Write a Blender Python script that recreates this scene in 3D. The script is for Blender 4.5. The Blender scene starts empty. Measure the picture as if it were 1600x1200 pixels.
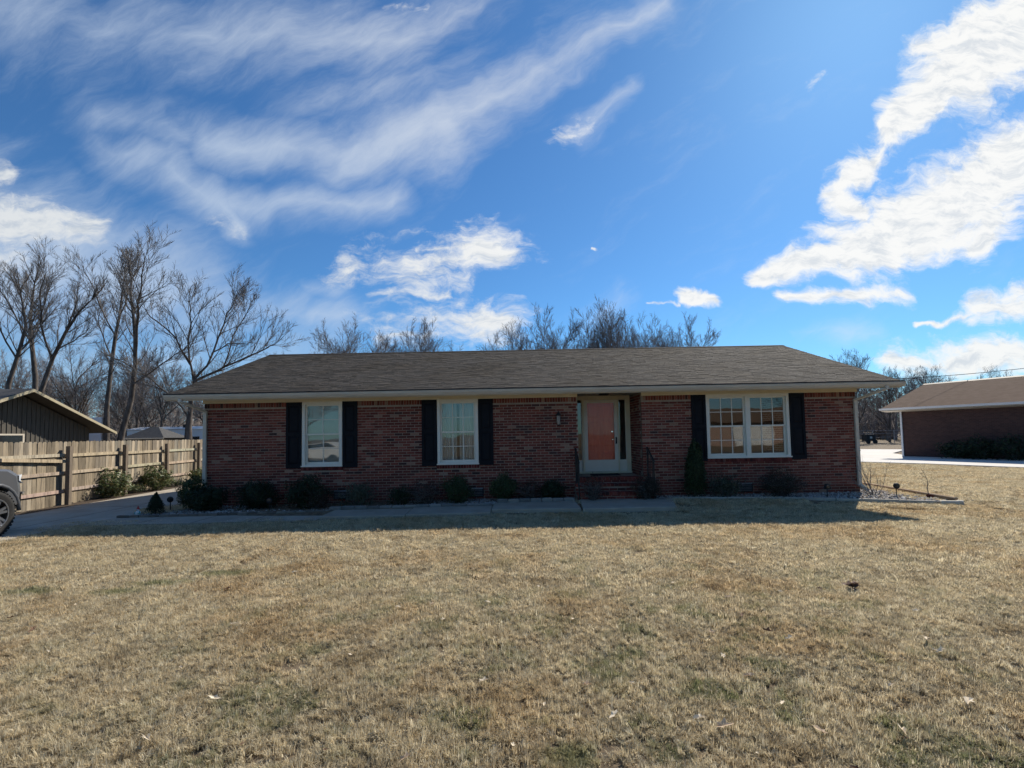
import bpy, math, random
import numpy as np
from mathutils import Vector, Matrix

S = bpy.context.scene
COL = S.collection
R = math.radians
random.seed(7)

# ------------------------------------------------------------------ camera
cd = bpy.data.cameras.new('camera')
cam = bpy.data.objects.new('camera', cd)
COL.objects.link(cam)
cd.sensor_fit = 'HORIZONTAL'
cd.sensor_width = 36.0
cd.lens = 36.0 * 750 / 1600
cd.shift_y = 0.025
cd.clip_end = 3000
cd.clip_start = 0.05
PIT, ROLL = R(3.0), R(1.07)
fw = Vector((0, math.cos(PIT), math.sin(PIT)))
u0 = Vector((0, -math.sin(PIT), math.cos(PIT)))
r0 = Vector((1, 0, 0))
up = u0 * math.cos(ROLL) + r0 * math.sin(ROLL)
rt = r0 * math.cos(ROLL) - u0 * math.sin(ROLL)
m = Matrix((rt, up, -fw)).transposed().to_4x4()
m.translation = (0, 0, 1.68)
cam.matrix_world = m
S.camera = cam

# ------------------------------------------------------------------ light, sky, exposure
SUN_AZ, SUN_EL = R(38.3), R(38.3)          # azimuth from +Y towards +X
S.view_settings.view_transform = 'Standard'
S.view_settings.look = 'None'
S.view_settings.gamma = 1.0
S.view_settings.exposure = 0.38
S.view_settings.use_curve_mapping = False
S.cycles.max_bounces = 5
S.cycles.diffuse_bounces = 2
S.cycles.use_adaptive_sampling = True
S.cycles.adaptive_threshold = 0.025
S.cycles.transparent_max_bounces = 8
S.cycles.sample_clamp_indirect = 6.0

sd = bpy.data.lights.new('sun', 'SUN')
sd.energy = 5.0
sd.angle = R(0.53)
sd.color = (1.0, 0.925, 0.81)
sun = bpy.data.objects.new('sun', sd)
COL.objects.link(sun)
sdir = Vector((math.sin(SUN_AZ) * math.cos(SUN_EL), math.cos(SUN_AZ) * math.cos(SUN_EL), math.sin(SUN_EL)))
sun.rotation_euler = sdir.to_track_quat('Z', 'Y').to_euler()


class NT:
    """small helper for node trees"""
    def __init__(s, tree):
        s.t = tree
        s.n = tree.nodes
        s.l = tree.links

    def new(s, typ, **kw):
        n = s.n.new(typ)
        for k, v in kw.items():
            setattr(n, k, v)
        return n

    def put(s, sock, v):
        if hasattr(v, 'is_linked') or hasattr(v, 'links'):
            s.l.new(v, sock)
        else:
            sock.default_value = v

    def m(s, op, a, b=None, c=None, clamp=False):
        n = s.n.new('ShaderNodeMath')
        n.operation = op
        n.use_clamp = clamp
        s.put(n.inputs[0], a)
        if b is not None:
            s.put(n.inputs[1], b)
        if c is not None:
            s.put(n.inputs[2], c)
        return n.outputs[0]

    def v(s, op, a, b=None, scale=None):
        n = s.n.new('ShaderNodeVectorMath')
        n.operation = op
        s.put(n.inputs[0], a)
        if b is not None:
            s.put(n.inputs[1], b)
        if scale is not None:
            s.put(n.inputs['Scale'], scale)
        return n.outputs['Value'] if op in ('DOT_PRODUCT', 'LENGTH', 'DISTANCE') else n.outputs[0]

    def smooth(s, x, a, b):
        n = s.n.new('ShaderNodeMapRange')
        n.interpolation_type = 'SMOOTHSTEP'
        s.put(n.inputs['Value'], x)
        n.inputs['From Min'].default_value = a
        n.inputs['From Max'].default_value = b
        return n.outputs[0]

    def noise(s, vec, scale, detail=5, rough=0.55, dist=0.0, col=False):
        n = s.n.new('ShaderNodeTexNoise')
        if vec is not None:
            s.l.new(vec, n.inputs['Vector'])
        n.inputs['Scale'].default_value = scale
        n.inputs['Detail'].default_value = detail
        n.inputs['Roughness'].default_value = rough
        n.inputs['Distortion'].default_value = dist
        return n.outputs['Color'] if col else n.outputs[0]

    def mix(s, f, a, b, blend='MIX'):
        n = s.n.new('ShaderNodeMix')
        n.data_type = 'RGBA'
        n.blend_type = blend
        s.put(n.inputs[0], f)
        s.put(n.inputs[6], a)
        s.put(n.inputs[7], b)
        return n.outputs[2]

    def ramp(s, f, stops):
        n = s.n.new('ShaderNodeValToRGB')
        s.l.new(f, n.inputs[0])
        e = n.color_ramp.elements
        while len(e) > 1:
            e.remove(e[0])
        e[0].position = stops[0][0]
        e[0].color = (*stops[0][1], 1)
        for p, c in stops[1:]:
            k = e.new(p)
            k.color = (*c, 1)
        return n.outputs[0]


world = bpy.data.worlds.new('World')
S.world = world
world.use_nodes = True
world.cycles.sampling_method = 'NONE'
W = NT(world.node_tree)
W.n.clear()
sky = W.new('ShaderNodeTexSky', sky_type='NISHITA')
sky.sun_disc = False
sky.sun_elevation = SUN_EL
sky.sun_rotation = SUN_AZ
sky.altitude = 100
sky.air_density = 1.0
sky.dust_density = 0.25
sky.ozone_density = 2.0
SKY_TINT = (0.50, 0.93, 1.30, 1)
tc = W.new('ShaderNodeTexCoord')
D = tc.outputs['Generated']
sep = W.new('ShaderNodeSeparateXYZ')
W.l.new(D, sep.inputs[0])
dx, dy, dz = sep.outputs
# cloud streets: every cloud is a tapered capsule laid out on a vertical sheet to the south, its rim broken by noise
CUMULUS = [
    (1.188, 0.91, 0.983, 0.769, 0.112, 0.108, 1.15), (0.983, 0.769, 0.83, 0.636, 0.105, 0.045, 1.15),
    (0.83, 0.636, 0.756, 0.557, 0.032, 0.028, 0.65), (0.756, 0.557, 0.672, 0.508, 0.036, 0.030, 0.8),
    (0.692, 0.505, 0.751, 0.455, 0.045, 0.04, 0.85), (1.163, 0.587, 0.935, 0.458, 0.108, 0.104, 1.15),
    (0.935, 0.458, 0.739, 0.379, 0.112, 0.084, 1.15), (0.739, 0.379, 0.54, 0.324, 0.062, 0.024, 1.05),
    (1.044, 0.456, 0.997, 0.374, 0.06, 0.047, 0.8), (0.829, 0.294, 0.598, 0.271, 0.029, 0.018, 0.75),
    (1.137, 0.247, 0.988, 0.243, 0.045, 0.035, 0.9), (0.987, 0.234, 0.852, 0.219, 0.016, 0.008, 0.7),
    (1.15, 0.150, 0.78, 0.140, 0.062, 0.034, 0.85), (0.443, 0.263, 0.362, 0.276, 0.016, 0.021, 0.85),
    (0.348, 0.257, 0.274, 0.258, 0.007, 0.005, 0.6), (-0.021, 0.388, -0.32, 0.362, 0.062, 0.058, 0.52),
    (-0.05, 0.402, -0.20, 0.392, 0.016, 0.014, 0.62), (-0.212, 0.328, -0.32, 0.35, 0.035, 0.025, 0.4), (-0.01, 0.238, -0.28, 0.236, 0.050, 0.050, 0.52),
    (-0.051, 0.208, -0.266, 0.206, 0.032, 0.028, 0.45), (-0.279, 0.295, -0.144, 0.296, 0.013, 0.014, 0.4),
    (-1.06, 0.574, -1.142, 0.568, 0.029, 0.035, 0.8), (-0.90, 0.445, -1.138, 0.455, 0.045, 0.075, 0.75),
    (-1.003, 0.509, -1.14, 0.498, 0.027, 0.035, 0.45), (-0.633, 0.46, -0.565, 0.449, 0.02, 0.018, 0.32),
    (0.17, 0.409, 0.162, 0.408, 0.008, 0.005, 0.6),
    (0.692, 0.761, 0.663, 0.732, 0.013, 0.011, 0.2),
    (0.156, 0.659, 0.107, 0.636, 0.024, 0.018, 0.32), (-0.179, 0.955, -0.277, 0.957, 0.016, 0.014, 0.3)]
CIRRUS = [
    (-1.13, 0.956, -0.751, 0.89, 0.093, 0.08, 0.55), (-0.751, 0.89, -0.208, 0.865, 0.073, 0.067, 0.7),
    (-0.208, 0.865, -0.039, 0.949, 0.06, 0.04, 0.5), (-0.885, 0.705, -0.636, 0.636, 0.04, 0.048, 0.5),
    (-0.636, 0.636, -0.361, 0.598, 0.043, 0.045, 0.85), (-0.361, 0.598, -0.126, 0.669, 0.053, 0.064, 0.95),
    (-0.126, 0.669, 0.069, 0.794, 0.061, 0.04, 0.8), (0.069, 0.794, 0.352, 0.941, 0.04, 0.024, 0.7),
    (-0.884, 0.641, -0.704, 0.574, 0.032, 0.053, 0.6), (-0.704, 0.574, -0.579, 0.459, 0.053, 0.029, 0.85),
    (-0.593, 0.494, -0.251, 0.506, 0.035, 0.027, 0.75), (0.149, 0.649, 0.276, 0.754, 0.027, 0.016, 0.5),
    (-0.125, 0.776, -0.402, 0.724, 0.067, 0.08, 0.4), (-0.509, 0.265, -0.347, 0.248, 0.035, 0.035, 0.6),
    (-0.428, 0.311, -0.347, 0.303, 0.019, 0.019, 0.5), (0.22, 0.278, 0.193, 0.251, 0.035, 0.027, 0.35),
    (0.756, 0.2, 0.594, 0.192, 0.019, 0.013, 0.35), (-1.14, 0.38, -0.75, 0.34, 0.16, 0.10, 1.0), (-0.75, 0.30, -0.45, 0.27, 0.09, 0.05, 0.55), (-1.1, 0.17, -0.4, 0.16, 0.09, 0.08, 0.55)]
yp = W.m('MAXIMUM', dy, 0.05)
comb = W.new('ShaderNodeCombineXYZ')
W.l.new(W.m('DIVIDE', dx, yp), comb.inputs[0])
W.l.new(W.m('DIVIDE', dz, yp), comb.inputs[1])
P0 = comb.outputs[0]


def n2(p, sc, det, rough=0.6, dist=0.0, col=False):
    n = W.new('ShaderNodeTexNoise', noise_dimensions='2D')
    W.l.new(p, n.inputs['Vector'])
    n.inputs['Scale'].default_value = sc
    n.inputs['Detail'].default_value = det
    n.inputs['Roughness'].default_value = rough
    n.inputs['Distortion'].default_value = dist
    return n.outputs['Color'] if col else n.outputs[0]


def warp(p, sc, amp, det):
    c = W.v('SUBTRACT', n2(p, sc, det, col=True), (0.5, 0.5, 0.5))
    return W.v('ADD', p, W.v('MULTIPLY', c, (amp, amp * 0.8, 0)))


def field(p, segs, gain):
    acc = None
    for ax, ay, bx, by, ra, rb, st in segs:
        l2 = (bx - ax) ** 2 + (by - ay) ** 2
        q = W.v('SUBTRACT', p, (ax, ay, 0))
        t = W.m('MULTIPLY', W.v('DOT_PRODUCT', q, ((bx - ax) / l2, (by - ay) / l2, 0)), 1.0, clamp=True)
        dd = W.v('LENGTH', W.v('SUBTRACT', q, W.v('SCALE', (bx - ax, by - ay, 0), scale=t)))
        rad = W.m('MULTIPLY_ADD', t, rb - ra, ra)
        f = W.m('MULTIPLY_ADD', W.m('DIVIDE', dd, rad), -st * gain, st)
        acc = f if acc is None else W.m('MAXIMUM', acc, f)
    return acc


BG = 0.070


def background(c):
    b = W.new('ShaderNodeBackground')
    b.inputs[1].default_value = BG
    W.l.new(c, b.inputs[0])
    return b.outputs[0]


def mixsh(f, a, b):
    n = W.new('ShaderNodeMixShader')
    W.put(n.inputs[0], f)
    W.l.new(a, n.inputs[1])
    W.l.new(b, n.inputs[2])
    return n.outputs[0]


skyc = W.mix(1.0, sky.outputs[0], SKY_TINT, 'MULTIPLY')
sunc = W.smooth(W.v('DOT_PRODUCT', D, tuple(sdir)), 0.45, 0.98)


def cloud_sky(cum, cir):
    """clear sky with the clouds of one side of the view; evaluated only there"""
    big = warp(P0, 4.5, 0.10, 3)
    pc = warp(big, 16.0, 0.030, 4)
    rip = n2(W.v('MULTIPLY', W.v('ADD', pc, (0.1, 0.3, 0)), (13, 38, 1)), 1.0, 5, 0.66)
    n_cu = n2(W.v('MULTIPLY', pc, (6, 11, 1)), 1.0, 7, 0.68)
    e = W.m('ADD', field(pc, cum, 0.80), W.m('MULTIPLY', W.m('SUBTRACT', n_cu, 0.5), 1.6))
    e = W.m('ADD', e, W.m('MULTIPLY', W.m('SUBTRACT', rip, 0.5), 0.34))
    cu = W.smooth(e, 0.04, 0.68)
    # feathers drawn out along the wind, up and to the right
    wx = W.m('ADD', W.v('DOT_PRODUCT', big, (0.86, 0.5, 0)), 3.0)
    wy = W.v('DOT_PRODUCT', big, (-0.5, 0.86, 0))
    cb = W.new('ShaderNodeCombineXYZ')
    W.l.new(W.m('MULTIPLY', wx, 3.4), cb.inputs[0])
    W.l.new(W.m('MULTIPLY', wy, 11.5), cb.inputs[1])
    n_ci = n2(cb.outputs[0], 1.0, 7, 0.67)
    ci = W.smooth(W.m('ADD', field(big, cir, 0.5), W.m('MULTIPLY', W.m('SUBTRACT', n_ci, 0.5), 1.0)), -0.05, 1.15)
    veil = W.m('MULTIPLY', W.smooth(n_ci, 0.50, 0.85), 0.14)
    vis = W.smooth(dz, 0.0, 0.06)
    shade = W.smooth(W.m('ADD', rip, W.m('MULTIPLY', e, -0.05)), 0.22, 0.55)
    cc = W.mix(shade, (6.0, 6.7, 7.6, 1), (8.4, 8.7, 8.9, 1))
    cc = W.mix(W.m('MULTIPLY', sunc, 0.8), cc, W.mix(shade, (8.6, 8.9, 9.1, 1), (11.6, 11.4, 10.9, 1)))
    ccir = W.mix(sunc, (6.4, 7.5, 9.0, 1), (9.0, 9.4, 9.8, 1))
    o1 = W.mix(W.m('MULTIPLY', W.m('MULTIPLY', W.m('MAXIMUM', ci, veil), 0.70), vis), skyc, ccir)
    return background(W.mix(W.m('MULTIPLY', W.m('MULTIPLY', cu, 0.95), vis), o1, cc))


MID = 0.05
left_c = cloud_sky([c for c in CUMULUS if min(c[0], c[2]) < MID + 0.12], [c for c in CIRRUS if min(c[0], c[2]) < MID + 0.2])
right_c = cloud_sky([c for c in CUMULUS if max(c[0], c[2]) > MID - 0.12], [c for c in CIRRUS if max(c[0], c[2]) > MID - 0.2])
south = mixsh(W.m('GREATER_THAN', dx, W.m('MULTIPLY', dy, MID)), left_c, right_c)
# the rest of the sky: thin cloud of the same kind, from noise alone
gen = W.noise(W.v('MULTIPLY', D, (3.0, 3.0, 8.0)), 1.0, 3, 0.6, 0.0)
gen = W.m('MULTIPLY', W.m('MULTIPLY', W.smooth(gen, 0.48, 0.8), 0.6), W.smooth(dz, 0.0, 0.06))
north = background(W.mix(gen, skyc, (5.6, 6.6, 8.2, 1)))
low = background(skyc)
front = W.smooth(W.m('SUBTRACT', dy, W.m('MULTIPLY', W.m('ABSOLUTE', dx), 0.35)), 0.02, 0.25)
wo = W.new('ShaderNodeOutputWorld')
W.l.new(mixsh(W.m('GREATER_THAN', dz, 0.001), low, mixsh(front, north, south)), wo.inputs[0])

# ------------------------------------------------------------------ materials
MATS = {}


def mat(name, cols, scale=6.0, rough=0.8, bump=0.0, bscale=None, spec=0.3, attr=False, detail=6, stretch=(1, 1, 1), metal=0.0,
        transl=0.0, extra=None, lo=0.3, hi=0.7, bdist=0.02):
    if name in MATS:
        return MATS[name]
    M = bpy.data.materials.new(name)
    M.use_nodes = True
    N = NT(M.node_tree)
    b = N.n['Principled BSDF']
    b.inputs['Roughness'].default_value = rough
    b.inputs['Specular IOR Level'].default_value = spec
    b.inputs['Metallic'].default_value = metal
    geo = N.new('ShaderNodeNewGeometry')
    pos = N.v('MULTIPLY', geo.outputs['Position'], stretch)
    nz = N.noise(pos, scale, detail, 0.6)
    if len(cols) == 1:
        cols = [tuple(c * 0.86 for c in cols[0]), tuple(min(1, c * 1.12) for c in cols[0])]
    k = len(cols)
    c = N.ramp(nz, [(lo + (hi - lo) * i / (k - 1), cc) for i, cc in enumerate(cols)])
    if attr:
        at = N.new('ShaderNodeAttribute', attribute_name='tint')
        c = N.mix(1.0, c, at.outputs['Color'], 'MULTIPLY')
    if extra:
        c = extra(N, c, geo.outputs['Position'])
    N.put(b.inputs['Base Color'], c)
    if bump:
        bn = N.new('ShaderNodeBump')
        bn.inputs['Strength'].default_value = bump
        bn.inputs['Distance'].default_value = bdist
        N.l.new(N.noise(pos, bscale or scale * 4, 6, 0.65), bn.inputs['Height'])
        N.l.new(bn.outputs[0], b.inputs['Normal'])
    if transl:
        tr = N.new('ShaderNodeBsdfTranslucent')
        N.put(tr.inputs[0], c)
        ms = N.new('ShaderNodeMixShader')
        ms.inputs[0].default_value = transl
        N.l.new(b.outputs[0], ms.inputs[1])
        N.l.new(tr.outputs[0], ms.inputs[2])
        N.l.new(ms.outputs[0], N.n['Material Output'].inputs[0])
    MATS[name] = M
    return M


def glass_mat(name, tint=(0.9, 0.95, 0.95), boost=1.6, refl=(0.9, 0.95, 1.0)):
    M = bpy.data.materials.new(name)
    M.use_nodes = True
    N = NT(M.node_tree)
    N.n.remove(N.n['Principled BSDF'])
    fr = N.new('ShaderNodeFresnel')
    fr.inputs[0].default_value = 1.5
    geo = N.new('ShaderNodeNewGeometry')
    bn = N.new('ShaderNodeBump')
    bn.inputs['Strength'].default_value = 0.10
    bn.inputs['Distance'].default_value = 0.02
    N.l.new(N.noise(geo.outputs['Position'], 1.6, 1, 0.5), bn.inputs['Height'])
    t = N.new('ShaderNodeBsdfTransparent')
    t.inputs[0].default_value = (*tint, 1)
    g = N.new('ShaderNodeBsdfGlossy')
    g.inputs['Roughness'].default_value = 0.015
    g.inputs[0].default_value = (*refl, 1)
    N.l.new(bn.outputs[0], g.inputs['Normal'])
    ms = N.new('ShaderNodeMixShader')
    N.l.new(N.m('MULTIPLY', fr.outputs[0], boost, clamp=True), ms.inputs[0])
    N.l.new(t.outputs[0], ms.inputs[1])
    N.l.new(g.outputs[0], ms.inputs[2])
    N.l.new(ms.outputs[0], N.n['Material Output'].inputs[0])
    MATS[name] = M
    return M


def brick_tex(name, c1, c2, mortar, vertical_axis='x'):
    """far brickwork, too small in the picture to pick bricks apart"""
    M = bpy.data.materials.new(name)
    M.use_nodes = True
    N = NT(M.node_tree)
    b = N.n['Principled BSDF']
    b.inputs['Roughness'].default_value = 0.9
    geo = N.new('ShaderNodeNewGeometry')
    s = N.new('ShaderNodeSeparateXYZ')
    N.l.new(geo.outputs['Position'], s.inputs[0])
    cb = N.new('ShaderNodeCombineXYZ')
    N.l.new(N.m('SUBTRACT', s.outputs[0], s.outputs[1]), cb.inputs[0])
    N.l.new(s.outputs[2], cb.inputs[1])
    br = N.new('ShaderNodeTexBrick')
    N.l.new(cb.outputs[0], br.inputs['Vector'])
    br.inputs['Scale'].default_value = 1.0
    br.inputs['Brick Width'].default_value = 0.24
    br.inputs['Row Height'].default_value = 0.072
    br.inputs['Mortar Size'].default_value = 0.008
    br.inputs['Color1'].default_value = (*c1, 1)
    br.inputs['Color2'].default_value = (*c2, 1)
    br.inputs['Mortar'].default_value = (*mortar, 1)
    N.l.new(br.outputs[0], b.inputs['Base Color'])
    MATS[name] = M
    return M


mat('mortar', [(0.29, 0.235, 0.185), (0.39, 0.325, 0.26)], 12, 0.95, 0.4, 90)
mat('brick', [(0.75, 0.75, 0.75), (1.0, 1.0, 1.0), (1.12, 1.1, 1.08)], 26, 0.92, 0.5, 160, attr=True)
mat('cream_trim', [(0.66, 0.58, 0.40), (0.72, 0.65, 0.47)], 3, 0.55, 0.05, 40)
mat('gutter_paint', [(0.52, 0.46, 0.37), (0.60, 0.54, 0.44)], 2.5, 0.45, 0.04, 20, stretch=(1, 1, 4))
mat('white_vinyl', [(0.72, 0.67, 0.56), (0.79, 0.74, 0.63)], 3, 0.5)
mat('trim_tan', [(0.40, 0.34, 0.22), (0.47, 0.41, 0.28)], 3, 0.6)
mat('shutter_paint', [(0.006, 0.007, 0.010), (0.011, 0.012, 0.016)], 5, 0.65, spec=0.15)
mat('black_iron', [(0.012, 0.012, 0.013), (0.03, 0.028, 0.026)], 20, 0.5)
mat('red_door', [(0.82, 0.16, 0.095), (0.90, 0.22, 0.13)], 3, 0.5, stretch=(6, 1, 1))
mat('shingle', [(0.7, 0.7, 0.7), (1.05, 1.05, 1.05), (1.25, 1.22, 1.2)], 30, 0.9, 0.6, 140, spec=0.10, attr=True,
    extra=lambda N, c, p: N.mix(N.smooth(N.noise(p, 0.5, 6, 0.65), 0.42, 0.66), c, N.mix(1.0, c, (0.86, 0.82, 0.75, 1), 'MULTIPLY')))
mat('drip_edge', [(0.02, 0.018, 0.016)], 5, 0.6)
mat('interior', [(0.30, 0.27, 0.22), (0.36, 0.33, 0.28)], 1.0, 0.9)
mat('blind', [(0.76, 0.75, 0.70), (0.82, 0.81, 0.77)], 2.0, 0.8)
mat('concrete', [(0.29, 0.25, 0.195), (0.37, 0.325, 0.26), (0.44, 0.395, 0.325)], 1.3, 0.9, 0.3, 60, detail=10)
mat('concrete_slab', [(0.27, 0.24, 0.19), (0.36, 0.325, 0.265)], 2.2, 0.9, 0.3, 60, detail=10)
mat('concrete_white', [(0.56, 0.53, 0.48), (0.66, 0.63, 0.58)], 0.6, 0.9, 0.2, 30)
mat('asphalt', [(0.045, 0.045, 0.047), (0.07, 0.068, 0.066)], 2.0, 0.9, 0.3, 80)
mat('edging_stone', [(0.20, 0.19, 0.17), (0.28, 0.265, 0.235)], 8, 0.95, 0.5, 60, attr=True)
mat('gravel', [(0.8, 0.8, 0.8), (1.1, 1.1, 1.1)], 30, 0.9, 0.3, 60, attr=True)
mat('mulch', [(0.03, 0.022, 0.016), (0.07, 0.05, 0.035), (0.12, 0.085, 0.055)], 18, 0.95, 0.8, 60)
mat('fence_wood', [(0.45, 0.44, 0.43), (0.95, 0.95, 0.95), (1.2, 1.17, 1.12)], 5, 0.9, 0.35, 30, attr=True, stretch=(3, 3, 0.35), detail=8)
mat('bark', [(0.045, 0.037, 0.032), (0.10, 0.085, 0.074), (0.16, 0.14, 0.125)], 5, 0.95, 0.7, 22, stretch=(1, 1, 0.35), spec=0.15)
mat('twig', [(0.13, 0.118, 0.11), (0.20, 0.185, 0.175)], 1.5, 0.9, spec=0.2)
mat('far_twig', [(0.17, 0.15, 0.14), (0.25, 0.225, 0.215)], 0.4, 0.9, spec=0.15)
mat('leaf_green', [(0.8, 0.8, 0.8), (1.15, 1.15, 1.1)], 9, 0.5, attr=True, transl=0.25)
mat('dead_leaf', [(0.8, 0.8, 0.8), (1.1, 1.1, 1.1)], 30, 0.8, attr=True, transl=0.15)
mat('siding_dark', [(0.075, 0.068, 0.056), (0.12, 0.108, 0.09)], 3, 0.9, 0.3, 30, stretch=(4, 4, 0.4))
mat('dark_glass', [(0.02, 0.022, 0.025)], 2, 0.15, spec=0.6)
mat('roof_dark', [(0.055, 0.055, 0.056), (0.095, 0.093, 0.09)], 5, 0.9, 0.4, 40)
mat('roof_brown', [(0.115, 0.078, 0.056), (0.16, 0.112, 0.084)], 3.0, 0.95, 0.5, 30, stretch=(1, 1, 3), spec=0.05)
mat('white_metal', [(0.72, 0.73, 0.73), (0.80, 0.80, 0.80)], 0.7, 0.5)
mat('truck_paint', [(0.13, 0.134, 0.142), (0.14, 0.144, 0.152)], 2, 0.3, spec=0.5, metal=0.35)
mat('black_plastic', [(0.014, 0.014, 0.015), (0.022, 0.022, 0.023)], 20, 0.6)
mat('rubber', [(0.016, 0.016, 0.016), (0.032, 0.030, 0.028)], 25, 0.85)
mat('alloy', [(0.62, 0.63, 0.65)], 4, 0.28, metal=0.9)
mat('chrome', [(0.75, 0.75, 0.76)], 4, 0.12, metal=1.0)
mat('lamp_lens', [(0.75, 0.78, 0.80)], 5, 0.12, spec=0.8)
mat('white_paint', [(0.78, 0.78, 0.77)], 2, 0.3, spec=0.5)
mat('galvanised', [(0.32, 0.33, 0.34), (0.42, 0.43, 0.44)], 8, 0.45, metal=0.6)
mat('lantern_glass', [(0.22, 0.21, 0.19)], 8, 0.15, spec=0.7)
mat('figure_white', [(0.62, 0.66, 0.64)], 12, 0.6)
mat('figure_teal', [(0.10, 0.34, 0.32)], 12, 0.6)
mat('figure_red', [(0.40, 0.05, 0.04)], 12, 0.6)
mat('timber', [(0.27, 0.19, 0.12), (0.40, 0.29, 0.19)], 5, 0.9, 0.3, 30)
mat('cloth_black', [(0.01, 0.01, 0.01)], 9, 0.9)
glass_mat('window_glass', (0.86, 0.88, 0.87), 1.7, (1.0, 0.97, 0.92))
glass_mat('storm_glass', (0.98, 0.98, 0.97), 0.40)
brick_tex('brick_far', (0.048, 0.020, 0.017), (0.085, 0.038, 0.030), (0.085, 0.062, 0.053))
brick_tex('brick_side', (0.15, 0.055, 0.04), (0.24, 0.11, 0.08), (0.38, 0.31, 0.27))
brick_tex('brick_across', (0.30, 0.16, 0.11), (0.38, 0.22, 0.16), (0.45, 0.40, 0.35))


def lawn_extra(N, c, pos):
    """large patches of pinkish thatch, straw and sparse winter green"""
    big = N.noise(pos, 0.55, 3, 0.65)
    c = N.mix(N.smooth(big, 0.46, 0.66), c, N.mix(1.0, c, (0.92, 0.84, 0.75, 1), 'MULTIPLY'))
    med = N.noise(N.v('ADD', pos, (31, 7, 0)), 1.9, 4, 0.7)
    g1 = N.smooth(med, 0.48, 0.66)
    near = N.smooth(N.v('DISTANCE', pos, (1.4, 1.5, 0)), 7.5, 1.5)
    gr = N.m('MULTIPLY', g1, N.m('MULTIPLY_ADD', near, 0.85, 0.12))
    c = N.mix(N.m('MULTIPLY', near, 0.8), c, N.mix(1.0, c, (0.94, 0.94, 0.94, 1), 'MULTIPLY'))  # shaded tuft sides painted in: blade colour slightly darker in the foreground
    wob = N.m('MULTIPLY', N.noise(pos, 7.0, 2, 0.6), 1.3)
    blobs = None
    for (gx, gy, gl, gw) in ((-5.85, 5.85, 0.4, 0.16), (-4.75, 5.82, 0.34, 0.16), (-4.5, 6.15, 0.4, 0.16), (-3.9, 6.5, 0.45, 0.16), (0.30, 2.75, 0.2, 0.2), (0.42, 2.4, 0.25, 0.12)):
        dd = N.v('LENGTH', N.v('DIVIDE', N.v('SUBTRACT', pos, (gx, gy, -0.1)), (gl, gw, 1.0)))
        blob = N.m('MULTIPLY', N.smooth(N.m('ADD', dd, wob), 1.9, 0.8), 0.8)
        blobs = blob if blobs is None else N.m('MAXIMUM', blobs, blob)
    at = N.new('ShaderNodeAttribute', attribute_name='gsel')
    gr = N.m('MAXIMUM', N.m('MULTIPLY', at.outputs['Fac'], gr), blobs)
    dark = N.smooth(med, 0.48, 0.30)
    c = N.mix(N.m('MULTIPLY', dark, 0.75), c, N.mix(1.0, c, (0.62, 0.56, 0.48, 1), 'MULTIPLY'))
    return N.mix(N.m('MULTIPLY', gr, 0.9), c, (0.19, 0.21, 0.085, 1))


mat('thatch', [(0.085, 0.064, 0.04), (0.16, 0.12, 0.075), (0.25, 0.195, 0.12)], 9, 0.95, 0.9, 40, detail=12,
    extra=lambda N, c, p: N.mix(N.m('MULTIPLY', N.smooth(N.noise(p, 0.35, 8, 0.7), 0.45, 0.7), 0.5), c, N.mix(1.0, c, (0.82, 0.72, 0.62, 1), 'MULTIPLY')))
mat('far_field', [(0.27, 0.205, 0.115), (0.36, 0.28, 0.165), (0.42, 0.34, 0.20)], 0.8, 0.95, 0.6, 12, detail=12)
mat('grass_blade', [(0.85, 0.85, 0.85), (1.1, 1.1, 1.1)], 3, 0.7, spec=0.25, attr=True, transl=0.5, extra=lawn_extra, detail=2)

# ------------------------------------------------------------------ mesh helpers
ORG = {}


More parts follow.
